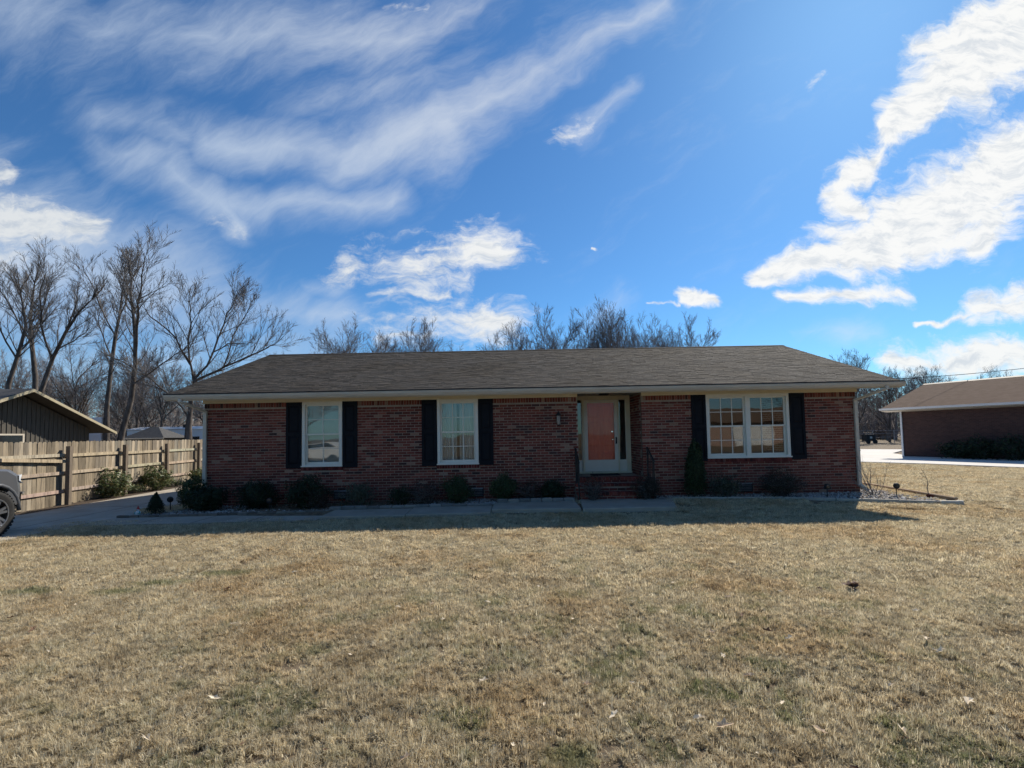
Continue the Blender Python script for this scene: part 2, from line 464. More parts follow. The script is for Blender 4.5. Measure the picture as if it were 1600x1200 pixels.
class MB:
    def __init__(s):
        s.v, s.f, s.t, s.has = [], [], [], False

    def _t(s, n, tint):
        if tint is not None:
            s.has = True
        s.t.extend([tint or (1, 1, 1)] * n)

    def box(s, x0, x1, y0, y1, z0, z1, tint=None, skip=''):
        b = len(s.v)
        s.v += [(x0, y0, z0), (x1, y0, z0), (x1, y1, z0), (x0, y1, z0), (x0, y0, z1), (x1, y0, z1), (x1, y1, z1), (x0, y1, z1)]
        for k, q in (('b', (0, 3, 2, 1)), ('t', (4, 5, 6, 7)), ('f', (0, 1, 5, 4)), ('r', (1, 2, 6, 5)), ('k', (2, 3, 7, 6)), ('l', (3, 0, 4, 7))):
            if k not in skip:
                s.f.append(tuple(b + i for i in q))
        s._t(8, tint)
        return s

    def obox(s, c, ax, ay, az, tint=None):
        """box from centre and three half-axis vectors"""
        b = len(s.v)
        c, ax, ay, az = Vector(c), Vector(ax), Vector(ay), Vector(az)
        for k in (-1, 1):
            for (i, j) in ((-1, -1), (1, -1), (1, 1), (-1, 1)):
                s.v.append(tuple(c + ax * i + ay * j + az * k))
        for q in ((0, 3, 2, 1), (4, 5, 6, 7), (0, 1, 5, 4), (1, 2, 6, 5), (2, 3, 7, 6), (3, 0, 4, 7)):
            s.f.append(tuple(b + i for i in q))
        s._t(8, tint)
        return s

    def prism(s, poly, d, tint=None):
        """closed polygon (3-D points) pushed along vector d"""
        b = len(s.v)
        n = len(poly)
        d = Vector(d)
        s.v += [tuple(p) for p in poly] + [tuple(Vector(p) + d) for p in poly]
        s.f.append(tuple(b + i for i in range(n)))
        s.f.append(tuple(b + n + i for i in reversed(range(n))))
        for i in range(n):
            j = (i + 1) % n
            s.f.append((b + i, b + n + i, b + n + j, b + j))
        s._t(2 * n, tint)
        return s

    def tube(s, pts, rad, n=6, cap=True, tint=None):
        pts = [Vector(p) for p in pts]
        k = len(pts)
        if not hasattr(rad, '__len__'):
            rad = [rad] * k
        b = len(s.v)
        prev = None
        for i, p in enumerate(pts):
            t = (pts[min(i + 1, k - 1)] - pts[max(i - 1, 0)]).normalized()
            if prev is None:
                a = t.cross(Vector((0, 0, 1)))
                if a.length < 1e-3:
                    a = t.cross(Vector((1, 0, 0)))
            else:
                a = prev - t * prev.dot(t)
            a.normalize()
            prev = a
            c = t.cross(a)
            for j in range(n):
                th = 2 * math.pi * j / n
                s.v.append(tuple(p + (a * math.cos(th) + c * math.sin(th)) * rad[i]))
        for i in range(k - 1):
            for j in range(n):
                j2 = (j + 1) % n
                s.f.append((b + i * n + j, b + i * n + j2, b + (i + 1) * n + j2, b + (i + 1) * n + j))
        if cap:
            s.f.append(tuple(b + j for j in reversed(range(n))))
            s.f.append(tuple(b + (k - 1) * n + j for j in range(n)))
        s._t(k * n, tint)
        return s

    def lathe(s, c, prof, n=16, axis='z', tint=None, cap=True):
        b = len(s.v)
        c = Vector(c)
        for r_, h in prof:
            for j in range(n):
                th = 2 * math.pi * j / n
                x, y = r_ * math.cos(th), r_ * math.sin(th)
                s.v.append(tuple(c + (Vector((x, y, h)) if axis == 'z' else Vector((x, h, y)) if axis == 'y' else Vector((h, x, y)))))
        k = len(prof)
        for i in range(k - 1):
            for j in range(n):
                j2 = (j + 1) % n
                q = (b + i * n + j, b + i * n + j2, b + (i + 1) * n + j2, b + (i + 1) * n + j)
                s.f.append(q if axis != 'y' else q[::-1])
        if cap:
            s.f.append(tuple(b + j for j in range(n)))
            s.f.append(tuple(b + (k - 1) * n + j for j in range(n)))
        s._t(k * n, tint)
        return s

    def build(s, name, m_, parent=None, smooth=False):
        o = Vector((0, 0, 0)) if parent is None else ORG[parent]
        me = bpy.data.meshes.new(name)
        me.from_pydata([(v[0] - o[0], v[1] - o[1], v[2] - o[2]) for v in s.v], [], s.f)
        if s.has:
            a = me.attributes.new('tint', 'FLOAT_COLOR', 'POINT')
            a.data.foreach_set('color', np.array([(*t, 1.0) for t in s.t], dtype=np.float32).ravel())
        if smooth:
            me.polygons.foreach_set('use_smooth', [True] * len(me.polygons))
        me.materials.append(MATS[m_] if isinstance(m_, str) else m_)
        ob = bpy.data.objects.new(name, me)
        COL.objects.link(ob)
        if parent is not None:
            ob.parent = parent
        ORG[ob] = o.copy()
        return ob


def tag(o, label=None, cat=None, group=None, kind=None):
    for k, v in (('label', label), ('category', cat), ('group', group), ('kind', kind)):
        if v:
            o[k] = v
    return o


def thing(name, loc, label, cat, group=None):
    o = bpy.data.objects.new(name, None)
    o.empty_display_size = 0.2
    COL.objects.link(o)
    o.location = loc
    ORG[o] = Vector(loc)
    return tag(o, label, cat, group)


def solo(mb, name, loc, m_, label, cat, group=None, smooth=False):
    """a thing that is one mesh; its origin sits at loc"""
    h = bpy.data.objects.new('tmp', None)
    ORG[h] = Vector(loc)
    o = mb.build(name, m_, h, smooth)
    o.parent = None
    o.location = loc
    bpy.data.objects.remove(h)
    return tag(o, label, cat, group)


def npmesh(name, V, F, m_, tint=None, gsel=None):
    me = bpy.data.meshes.new(name)
    V = np.asarray(V, np.float32)
    F = np.asarray(F, np.int32)
    k = F.shape[1]
    me.vertices.add(len(V))
    me.vertices.foreach_set('co', V.ravel())
    me.loops.add(F.size)
    me.loops.foreach_set('vertex_index', F.ravel())
    me.polygons.add(len(F))
    me.polygons.foreach_set('loop_start', np.arange(0, F.size, k, dtype=np.int32))
    me.polygons.foreach_set('loop_total', np.full(len(F), k, np.int32))
    if tint is not None:
        a = me.attributes.new('tint', 'FLOAT_COLOR', 'POINT')
        a.data.foreach_set('color', np.concatenate([tint, np.ones((len(V), 1))], 1).astype(np.float32).ravel())
    if gsel is not None:
        a = me.attributes.new('gsel', 'FLOAT', 'POINT')
        a.data.foreach_set('value', np.asarray(gsel, np.float32))
    me.update()
    me.validate()
    me.materials.append(MATS[m_])
    return me


def sstep(a, b, x):
    t = np.clip((np.asarray(x, float) - a) / (b - a), 0, 1)
    return t * t * (3 - 2 * t)


# ------------------------------------------------------------------ ground
def ground_z(x, y):
    x = np.asarray(x, float)
    y = np.asarray(y, float)
    m_ = sstep(9.4, 12.3, y) * sstep(-11.5, -8.5, x) * (1 - sstep(10.6, 14.0, x))
    z = -0.11 + 0.11 * m_ - 0.05 * m_ * (1 - sstep(-8, -3, x))
    z = z + 0.012 * np.sin(x * 1.3 + 0.7) * np.sin(y * 1.1 + x * 0.3) * (1 - m_)
    return z


def make_ground():
    xs = np.concatenate([[-900, -400, -200, -120, -80, -60, -45, -36], np.arange(-30, 30.01, 0.4), [36, 45, 60, 80, 120, 200, 400, 900]])
    ys = np.concatenate([[-900, -400, -200, -120, -80, -50, -35, -25, -18, -14], np.arange(-10, 36.01, 0.4), [42, 50, 60, 80, 120, 200, 400, 900]])
    X, Y = np.meshgrid(xs, ys)
    Z = ground_z(X, Y) - 0.012
    V = np.stack([X, Y, Z], -1).reshape(-1, 3)
    nx, ny = len(xs), len(ys)
    i = np.arange((ny - 1) * nx).reshape(ny - 1, nx)[:, :-1].ravel()
    F = np.stack([i, i + 1, i + nx + 1, i + nx], 1)
    me = npmesh('lawn', V, F, 'thatch')
    me.polygons.foreach_set('use_smooth', [True] * len(me.polygons))
    o = bpy.data.objects.new('lawn', me)
    COL.objects.link(o)
    tag(o, kind='structure')


make_ground()


def sheet(name, poly, z, m_, thick=0.12, kind='structure', parent=None):
    mb = MB()
    mb.prism([(x, y, z) for x, y in poly], (0, 0, -thick))
    o = mb.build(name, m_, parent)
    if parent is None:
        tag(o, kind=kind)
    return o


DRIVE = [(-17.5, 5.5), (-9.35, 5.5), (-9.38, 9.9), (-9.35, 10.35), (-9.2, 11.2), (-8.9, 12.9), (-8.6, 15), (-8.6, 40), (-13.2, 40), (-13.05, 24), (-12.62, 18), (-12.28, 13.2), (-12.2, 12.0), (-17.5, 11.6)]
WALK = [(-9.2, 10.25), (-4.25, 10.42), (-4.25, 11.32), (-9.15, 11.18)]
NDRIVE = [(15.5, 29), (18.06, 25.15), (19.76, 22.98), (21.1, 19.96), (23.5, 14), (27, 6), (31, 6), (28.2, 18), (25.9, 24.6), (24.0, 29.0), (26, 33), (31, 38), (27, 42), (20, 37)]
drive = sheet('driveway', DRIVE, -0.075, 'concrete')
walk = sheet('walkway', WALK, -0.069, 'concrete')
for y in (6.6, 9.9, 13.2, 16.5, 19.8, 23.1):
    MB().box(-12.6 if y < 11 else -12.25, -9.4 if y < 10 else -8.85, y, y + 0.018, -0.078, -0.0735).build('joint', 'drip_edge', drive)
MB().box(-10.42, -10.40, 5.6, 39, -0.078, -0.0738).build('joint', 'drip_edge', drive)
for x in (-8.1, -6.9, -5.7):
    MB().box(x, x + 0.016, 10.31 + (x + 8.1) * 0.02, 11.2, -0.07, -0.0675).build('joint', 'drip_edge', walk)
sheet('neighbour_driveway', NDRIVE, -0.055, 'concrete_white')
sheet('road', [(-400, -14.5), (400, -14.5), (400, -8), (-400, -8)], -0.09, 'asphalt')
sheet('fence_strip', [(-12.9, 11.9), (-12.2, 12.0), (-12.28, 13.25), (-12.6, 18), (-13.0, 24), (-14.6, 24), (-13.3, 12.6)], -0.079, 'mulch', 0.05)

# the front path: four cast slabs, each settled at its own height
sw = tag(MB().prism([(-4.2, 10.6, -0.09), (3.55, 10.65, -0.09), (3.75, 11.9, -0.09), (-4.2, 11.4, -0.09)], (0, 0, -0.06)).build('front_path', 'concrete_slab'), kind='structure')
for poly, z in (([(-4.22, 10.50), (-2.36, 10.50), (-2.40, 11.46), (-4.22, 11.40)], -0.012),
                ([(-2.34, 10.48), (-0.52, 10.56), (-0.50, 11.58), (-2.38, 11.48)], 0.004),
                ([(-0.50, 10.86), (1.50, 10.78), (1.52, 11.92), (-0.48, 11.86)], 0.024),
                ([(1.53, 10.70), (3.60, 10.72), (3.98, 12.16), (1.66, 12.16)], 0.026)):
    b = MB()
    z0 = z - 0.12
    c = Vector((sum(p[0] for p in poly) / 4, sum(p[1] for p in poly) / 4, 0))
    top = [c + (Vector((x, y, 0)) - c) * 0.985 + Vector((0, 0, z)) for x, y in poly]
    mid = [Vector((x, y, z - 0.014)) for x, y in poly]
    bot = [Vector((x, y, z0)) for x, y in poly]
    b.v = [tuple(p) for p in top + mid + bot]
    b.t = [(1, 1, 1)] * 12
    b.f = [(0, 1, 2, 3)] + [(k * 4 + 4 + i, k * 4 + 4 + (i + 1) % 4, k * 4 + (i + 1) % 4, k * 4 + i) for k in (0, 1) for i in range(4)]
    b.build('slab', 'concrete_slab', sw)

# ------------------------------------------------------------------ the brick house
XL, XR, YF, YB = -8.215, 9.183, 12.8, 22.1
EAVE_Y, EAVE_Z, RIDGE_Y, RIDGE_Z = 12.17, 2.855, 17.45, 4.76
RX0, RX1 = -8.82, 9.95
ALC = (1.745, 3.45)
WIN = [(-5.60, -4.53, 0.93, 2.66), (-2.00, -0.91, 0.92, 2.66), (5.17, 7.38, 0.955, 2.66)]
house = thing('brick_house', (0.5, 12.8, 0), 'long single storey red brick ranch house with black shutters and dark shingle roof', 'house')
rb = random.Random(11)


def brick_tint():
    q = rb.random()
    if q < 0.30:
        c = (0.150, 0.040, 0.029)
    elif q < 0.74:
        c = (0.225, 0.063, 0.043)
    elif q < 0.91:
        c = (0.275, 0.095, 0.067)
    elif q < 0.96:
        c = (0.34, 0.20, 0.14)
    else:
        c = (0.075, 0.034, 0.03)
    k = rb.uniform(0.72, 1.04)
    return tuple(v * k for v in c)


BL, BJ, BH, CH = 0.203, 0.013, 0.058, 0.071


def courses(u0, u1, z0, z1, holes):
    """running bond between u0..u1, z0..z1 minus rectangular holes: (u, z, length, height)"""
    out = []
    k = 0
    z = z0
    while z + BH * 0.5 < z1:
        h = min(BH, z1 - z)
        off = (k % 2) * (BL + BJ) / 2
        u = u0 - off
        while u < u1:
            a, b = max(u, u0), min(u + BL, u1)
            segs = [(a, b)]
            for (h0, h1, g0, g1) in holes:
                if z + h > g0 + 0.004 and z < g1 - 0.004:
                    ns = []
                    for (p, q) in segs:
                        if q <= h0 or p >= h1:
                            ns.append((p, q))
                        else:
                            if p < h0:
                                ns.append((p, h0))
                            if q > h1:
                                ns.append((h1, q))
                    segs = ns
            for p, q in segs:
                if q - p > 0.025:
                    out.append((p, z, q - p, h))
            u += BL + BJ
        z += CH
        k += 1
    return out


# mortar core of the walls with the openings left open
wm, wm2 = MB(), MB()
holes = [(a, b, c, d) for a, b, c, d in WIN] + [(ALC[0], ALC[1], -1, 2.76)]
xs = sorted({XL, XR, *[h[0] for h in holes], *[h[1] for h in holes]})
for a, b in zip(xs, xs[1:]):
    zz = [(-0.3, 2.75)]
    for h in holes:
        if a >= h[0] - 1e-6 and b <= h[1] + 1e-6:
            nz = []
            for p, q in zz:
                if h[2] > p:
                    nz.append((p, h[2]))
                if h[3] < q:
                    nz.append((h[3], q))
            zz = nz
    for p, q in zz:
        (wm if a < 2 else wm2).box(a, b, YF + 0.008, YF + 0.22, p, q)
wall = wm.build('wall', 'mortar', house)
wall2 = wm2.build('wall', 'mortar', house)
MB().box(ALC[0] - 0.2, ALC[0] - 0.008, YF + 0.221, 14.25, -0.3, 2.75).build('alcove_wall', 'mortar', house)
MB().box(ALC[1] + 0.008, ALC[1] + 0.2, YF + 0.221, 14.25, -0.3, 2.75).build('alcove_wall', 'mortar', house)
sidew = MB()
for x0, x1 in ((XL + 0.001, XL + 0.22), (XR - 0.22, XR - 0.001)):
    sidew.prism([(x0, YF + 0.222, -0.3), (x0, YB, -0.3), (x0, YB, 3.0), (x0, RIDGE_Y, 4.62), (x0, YF + 0.222, 3.0)], (x1 - x0, 0, 0))
sidew.box(XL + 0.222, XR - 0.222, YB - 0.22, YB, -0.3, 2.9)
sidew.build('gable_wall', 'brick_side', house)
inn = MB()
inn.box(XL + 0.23, XR - 0.23, YF + 0.225, YB - 0.23, 0.38, 0.48)
inn.box(XL + 0.23, XR - 0.23, YF + 0.225, YB - 0.23, 2.77, 2.80)
inn.box(XL + 0.23, XR - 0.23, 17.2, 17.3, 0.481, 2.769)
inn.build('interior_lining', 'interior', house)

bs = MB()
cand = []
SOLD0 = 2.532
sills = [(a - 0.02, b + 0.02, c - 0.105, c) for a, b, c, d in WIN]
fr_holes = holes + sills
for (u, z, l, h) in courses(XL, XR, -0.2, SOLD0 - 0.011, fr_holes):
    full = abs(l - BL) < 1e-4 and abs(h - BH) < 1e-4
    shut = any(a - 0.44 < u + l / 2 < b + 0.44 and c - 0.1 < z < d for a, b, c, d in WIN)
    cand.append((full and z > 0.66 and not shut and u > -4.1 and u < 4.6, math.hypot(u + 0.1, z - 1.6), u, z, l, h))
pick = sorted([c for c in cand if c[0]], key=lambda c: c[1])[:300]
pickset = {(c[2], c[3]) for c in pick}
bmeshes = []
for k in range(14):
    t = MB()
    t.box(0, BL, 0, 0.09, 0, BH, brick_tint(), 'k')
    o_ = t.build('brick', 'brick')
    bmeshes.append(o_.data)
    bpy.data.objects.remove(o_)
for (_, _, u, z, l, h) in cand:
    dy_ = rb.uniform(-0.0018, 0.0018)
    if (u, z) in pickset:
        o = bpy.data.objects.new('brick', rb.choice(bmeshes))
        COL.objects.link(o)
        o.parent = wall if u < 2 else wall2
        o.location = Vector((u, YF + dy_, z)) - ORG[house]
    else:
        bs.box(u, u + l, YF + dy_, YF + 0.09, z, z + h, brick_tint(), 'k')
# soldier course under the frieze, rowlock sills, alcove returns
u = XL
while u < XR:
    l = min(0.060, XR - u)
    if not any(a < u + l and u < b for a, b in [(w[0], w[1]) for w in WIN] + [ALC]):
        bs.box(u, u + l, YF + rb.uniform(-.002, .002), YF + 0.09, SOLD0, 2.68, brick_tint(), 'k')
    u += 0.071
for a, b, c, d in WIN:
    u = a - 0.02
    while u < b + 0.02:
        q = min(u + 0.060, b + 0.02)
        t = brick_tint()
        bs.box(u, q, YF - 0.028 + rb.uniform(-.002, .002), YF + 0.09, c - 0.10, c - 0.004, (t[0] * 0.75, t[1] * 0.6, t[2] * 0.7), '')
        u += 0.071
for (u, z, l, h) in courses(YF + 0.10, 14.2, -0.2, 2.74, []):
    bs.box(ALC[1] + rb.uniform(-.002, .002), ALC[1] + 0.05, u, u + l, z, z + h, brick_tint(), 'r')
    bs.box(ALC[0] - 0.05, ALC[0] + rb.uniform(-.002, .002), u, u + l, z, z + h, brick_tint(), 'l')
o = bs.build('brickwork', 'brick', wall)
o['kind'] = 'stuff'

# trim
tr = MB()
for a, b in ((XL - 0.02, ALC[0]), (ALC[1], XR + 0.02)):
    tr.box(a, b, YF - 0.045, YF + 0.004, 2.655, 2.775)
tr.build('frieze_board', 'cream_trim', house)
sf = MB()
sf.box(RX0 + 0.02, RX1 - 0.02, EAVE_Y + 0.075, YF + 0.05, 2.777, 2.80)
sf.box(ALC[0] - 0.1, ALC[1] + 0.1, YF + 0.051, 14.3, 2.777, 2.80)
sf.build('soffit', 'cream_trim', house)
fb = MB()
fb.box(RX0, RX1, EAVE_Y + 0.045, EAVE_Y + 0.07, 2.70, EAVE_Z - 0.01)
fb.build('fascia', 'gutter_paint', house)
prof = [(0, 0.0), (0.0, -0.115), (-0.055, -0.118), (-0.075, -0.085), (-0.095, -0.05), (-0.10, -0.012), (-0.108, -0.012), (-0.108, 0.0)]
gu = MB().prism([(RX0 - 0.02, EAVE_Y + 0.04 + p, EAVE_Z - 0.012 + q) for p, q in prof], (RX1 - RX0 + 0.06, 0, 0))
for k in range(1, 7):
    x = RX0 + k * 2.75
    gu.prism([(x, EAVE_Y + 0.037 + p * 1.03, EAVE_Z - 0.013 + q * 1.03) for p, q in prof[1:7]], (0.03, 0, 0))
gu.build('gutter', 'gutter_paint', house)


def downspout(pts, w=0.075, d=0.055):
    b = MB()
    pts = [Vector(p) for p in pts]
    for p, q in zip(pts, pts[1:]):
        t = (q - p)
        L = t.length
        t.normalize()
        a = Vector((0, 1, 0)) if abs(t.y) < 0.7 else Vector((0, 0, 1))
        s_ = t.cross(a).normalized()
        n_ = s_.cross(t)
        b.obox((p + q) / 2, t * (L / 2 + 0.018), s_ * w / 2, n_ * d / 2)
    for z in (2.1, 1.1, 0.4):
        b.obox((pts[2].x, pts[2].y, z), (w * 0.62, 0, 0), (0, d * 0.56, 0), (0, 0, 0.015))
    b.build('downspout', 'gutter_paint', house)


downspout([(-8.42, EAVE_Y - 0.02, 2.73), (-8.42, EAVE_Y - 0.02, 2.68), (-8.165, YF - 0.045, 2.44), (-8.165, YF - 0.045, 0.06)], 0.085)
downspout([(9.52, EAVE_Y - 0.02, 2.73), (9.52, EAVE_Y - 0.02, 2.68), (9.135, YF - 0.045, 2.44), (9.135, YF - 0.045, 0.20), (9.22, YF - 0.20, 0.06)], 0.085)

# roof: deck, shingle courses, ridge cap, rake boards
SL = Vector((0, RIDGE_Y - EAVE_Y, RIDGE_Z - EAVE_Z))
SLEN = SL.length
SD = SL.normalized()
SN = Vector((0, -SD.z, SD.y))
dk = MB()
for sgn in (0, 1):
    def yy(y):
        return y if not sgn else 2 * RIDGE_Y - y
    dk.prism([(RX0, yy(EAVE_Y + 0.03), EAVE_Z - 0.005), (RX0, yy(RIDGE_Y), RIDGE_Z - 0.02), (RX0, yy(RIDGE_Y), RIDGE_Z - 0.06), (RX0, yy(EAVE_Y + 0.03), EAVE_Z - 0.04)], (RX1 - RX0, 0, 0))
roof = dk.build('roof', 'roof_dark', house)
de = MB().box(RX0 - 0.01, RX1 + 0.01, EAVE_Y - 0.062, EAVE_Y + 0.0, EAVE_Z - 0.010, EAVE_Z + 0.020)
de.build('drip_edge', 'drip_edge', roof)
rk = MB()
for x in (RX0 - 0.002, RX1 - 0.022):
    for sgn in (0, 1):
        def yy(y):
            return y if not sgn else 2 * RIDGE_Y - y
        rk.prism([(x, yy(EAVE_Y + 0.08), EAVE_Z - 0.045), (x, yy(RIDGE_Y), RIDGE_Z - 0.062), (x, yy(RIDGE_Y), RIDGE_Z - 0.20), (x, yy(EAVE_Y + 0.08), EAVE_Z - 0.14)], (0.024, 0, 0))
rk.build('rake_board', 'gutter_paint', roof)
rs = random.Random(5)
sh = MB()
EXPO = 0.143
nrow = int(SLEN / EXPO)
for r_ in range(nrow):
    s0 = r_ * EXPO - 0.02
    x = RX0 - 0.015
    while x < RX1 + 0.015:
        w_ = rs.choice((0.11, 0.16, 0.2, 0.26, 0.33))
        x1 = min(x + w_, RX1 + 0.015)
        th = rs.choice((0.006, 0.009, 0.012)) + rs.uniform(0, 0.001)
        drop = rs.uniform(0, 0.01)
        P = Vector((0, EAVE_Y, EAVE_Z)) + SD * (s0 - drop) + SN * th
        Q = Vector((0, EAVE_Y, EAVE_Z)) + SD * (s0 + EXPO + 0.01) + SN * 0.004
        Bt = P - SN * (th - 0.001)
        k = rs.uniform(0.72, 1.14) * (0.88 if th < 0.008 else 1.0)
        c_ = rs.choice(((0.064, 0.057, 0.049), (0.075, 0.067, 0.058), (0.059, 0.054, 0.048), (0.082, 0.071, 0.059)))
        tt = tuple(v * k for v in c_)
        b = len(sh.v)
        sh.v += [(x, P.y, P.z), (x1, P.y, P.z), (x1, Q.y, Q.z), (x, Q.y, Q.z), (x, Bt.y, Bt.z), (x1, Bt.y, Bt.z)]
        sh.f += [(b, b + 1, b + 2, b + 3), (b + 4, b + 5, b + 1, b), (b + 4, b, b + 3), (b + 1, b + 5, b + 2)]
        sh._t(6, tt)
        x = x1 + 0.003
o = sh.build('shingles', 'shingle', roof)
o['kind'] = 'stuff'
bk = MB()
bk.prism([(RX0 - 0.01, 2 * RIDGE_Y - EAVE_Y, EAVE_Z), (RX0 - 0.01, RIDGE_Y + 0.02, RIDGE_Z), (RX0 - 0.01, RIDGE_Y + 0.02, RIDGE_Z - 0.01), (RX0 - 0.01, 2 * RIDGE_Y - EAVE_Y, EAVE_Z - 0.01)], (RX1 - RX0 + 0.02, 0, 0))
bk.build('rear_slope', 'roof_dark', roof)
rcap = MB()
x = RX0 - 0.01
while x < RX1:
    x1 = min(x + 0.16, RX1 + 0.015)
    c_ = rs.uniform(0.5, 0.8)
    t_ = (0.085 * c_, 0.07 * c_, 0.058 * c_)
    for sg in (-1, 1):
        dv = Vector((0, -sg * SD.y * 0.13, -SD.z * 0.13))
        nv = Vector((0, -sg * SD.z, SD.y)) * 0.014
        p0 = Vector((x, RIDGE_Y, RIDGE_Z + 0.012))
        rcap.obox(p0 + Vector(((x1 - x) / 2, 0, 0)) + dv / 2, ((x1 - x) / 2 - 0.002, 0, 0), dv / 2, nv * 0.55, t_)
    x = x1
rcap.build('ridge_cap', 'shingle', roof)


# windows: casing, sashes, muntins and single panes
def unit(win, a, b, c, d, cols, y0=YF):
    """one double hung unit between a..b, c..d"""
    s_ = 0.045
    mid = (c + d) / 2
    for (p, q, yo) in ((mid - 0.02, d, 0.0), (c, mid + 0.02, 0.035)):
        f_ = MB()
        y = y0 + 0.035 + yo
        f_.box(a, a + s_, y, y + 0.03, p, q)
        f_.box(b - s_, b, y, y + 0.03, p, q)
        f_.box(a + s_, b - s_, y, y + 0.03, q - s_ * 0.9, q)
        f_.box(a + s_, b - s_, y, y + 0.03, p, p + s_ * (0.9 if yo == 0 else 1.3))
        f_.build('sash', 'white_vinyl', win)
        ga, gb = a + s_, b - s_
        gc, gd = p + s_ * (0.9 if yo == 0 else 1.3), q - s_ * 0.9
        rows = 2
        for i in range(cols):
            for j in range(rows):
                u_, v_ = ga + (gb - ga) * i / cols, ga + (gb - ga) * (i + 1) / cols
                s2, t2 = gc + (gd - gc) * j / rows, gc + (gd - gc) * (j + 1) / rows
                MB().box(u_, v_, y + 0.014, y + 0.017, s2, t2).build('pane', 'window_glass', win)
        mu = MB()
        for i in range(1, cols):
            u_ = ga + (gb - ga) * i / cols
            mu.box(u_ - 0.011, u_ + 0.011, y + 0.006, y + 0.0135, gc, gd)
        vz = (gc + gd) / 2
        us = [ga + (gb - ga) * i / cols for i in range(cols + 1)]
        for i in range(cols):
            mu.box(us[i] + (0.011 if i else 0), us[i + 1] - (0.011 if i < cols - 1 else 0), y + 0.006, y + 0.0135, vz - 0.010, vz + 0.010)
        mu.build('muntin', 'white_vinyl', win)


def window(a, b, c, d, double=False, cols=3):
    f_ = MB()
    k = 0.075
    y0, y1 = YF - 0.022, YF + 0.14
    f_.box(a, a + k, y0, y1, c, d)
    f_.box(b - k, b, y0, y1, c, d)
    f_.box(a + k, b - k, y0, y1, d - k, d)
    f_.box(a + k, b - k, y0, y1, c, c + k * 0.8)
    mid = (a + b) / 2
    if double:
        f_.box(mid - 0.055, mid + 0.055, y0 + 0.004, y1, c + k * 0.8, d - k)
    f_.box(a - 0.015, b + 0.015, y0 - 0.035, y0 - 0.001, c - 0.003, c + 0.03)
    win = f_.build('window', 'white_vinyl', house)
    if double:
        unit(win, a + k, mid - 0.055, c + k * 0.8, d - k, cols)
        unit(win, mid + 0.055, b - k, c + k * 0.8, d - k, cols)
    else:
        unit(win, a + k, b - k, c + k * 0.8, d - k, cols)
    return win


w1 = window(*WIN[0], cols=2)
w2 = window(*WIN[1])
w3 = window(*WIN[2], double=True)
bl = MB()
for k in range(52):
    z = 1.0 + k * 0.031
    bl.obox((-5.065, YF + 0.17, z), (0.50, 0, 0), (0, 0.010, 0.0125), (0, 0.0006, -0.0005))
bl.build('blind', 'blind', w1)
cu_ = MB()
for (x0, x1) in ((-1.95, -1.50), (-1.43, -0.95)):
    n = 30
    pts = [(x0 + (x1 - x0) * i / n, YF + 0.19 + 0.025 * math.sin(i * 1.7)) for i in range(n + 1)]
    for (p, q) in zip(pts, pts[1:]):
        b = len(cu_.v)
        cu_.v += [(p[0], p[1], 0.95), (q[0], q[1], 0.95), (q[0], q[1], 2.6), (p[0], p[1], 2.6)]
        cu_.f.append((b, b + 1, b + 2, b + 3))
        cu_._t(4, None)
cu_.build('curtain', 'blind', w2)

# shutters with two raised panels each
for (a, b) in ((-6.02, -5.61), (-4.52, -4.13), (-2.41, -2.01), (-0.90, -0.51), (4.78, 5.16), (7.39, 7.79)):
    s_ = MB()
    c, d = 0.895, 2.652
    y0, y1 = YF - 0.034, YF - 0.004
    k = 0.062
    md = c + (d - c) * 0.515
    s_.box(a, a + k, y0, y1, c, d)
    s_.box(b - k, b, y0, y1, c, d)
    for (p, q) in ((c, c + 0.10), (md - 0.045, md + 0.045), (d - 0.09, d)):
        s_.box(a + k, b - k, y0 + 0.0005, y1, p, q)
    s_.box(a + k, b - k, y1 - 0.008, y1 - 0.001, c + 0.10, d - 0.09)
    sh_ = s_.build('shutter', 'shutter_paint', house)
    for (p, q) in ((c + 0.10, md - 0.045), (md + 0.045, d - 0.09)):
        m_ = 0.022
        x0, x1, z0, z1 = a + k + m_, b - k - m_, p + m_, q - m_
        pb = MB()
        e = 0.035
        yb, yt = y1 - 0.0085, y0 + 0.005
        pb.v = [(x0, yb, z0), (x1, yb, z0), (x1, yb, z1), (x0, yb, z1), (x0 + e, yt, z0 + e), (x1 - e, yt, z0 + e), (x1 - e, yt, z1 - e), (x0 + e, yt, z1 - e)]
        pb.t = [(1, 1, 1)] * 8
        pb.f = [(4, 5, 6, 7), (0, 1, 5, 4), (1, 2, 6, 5), (2, 3, 7, 6), (3, 0, 4, 7)]
        pb.build('panel', 'shutter_paint', sh_)

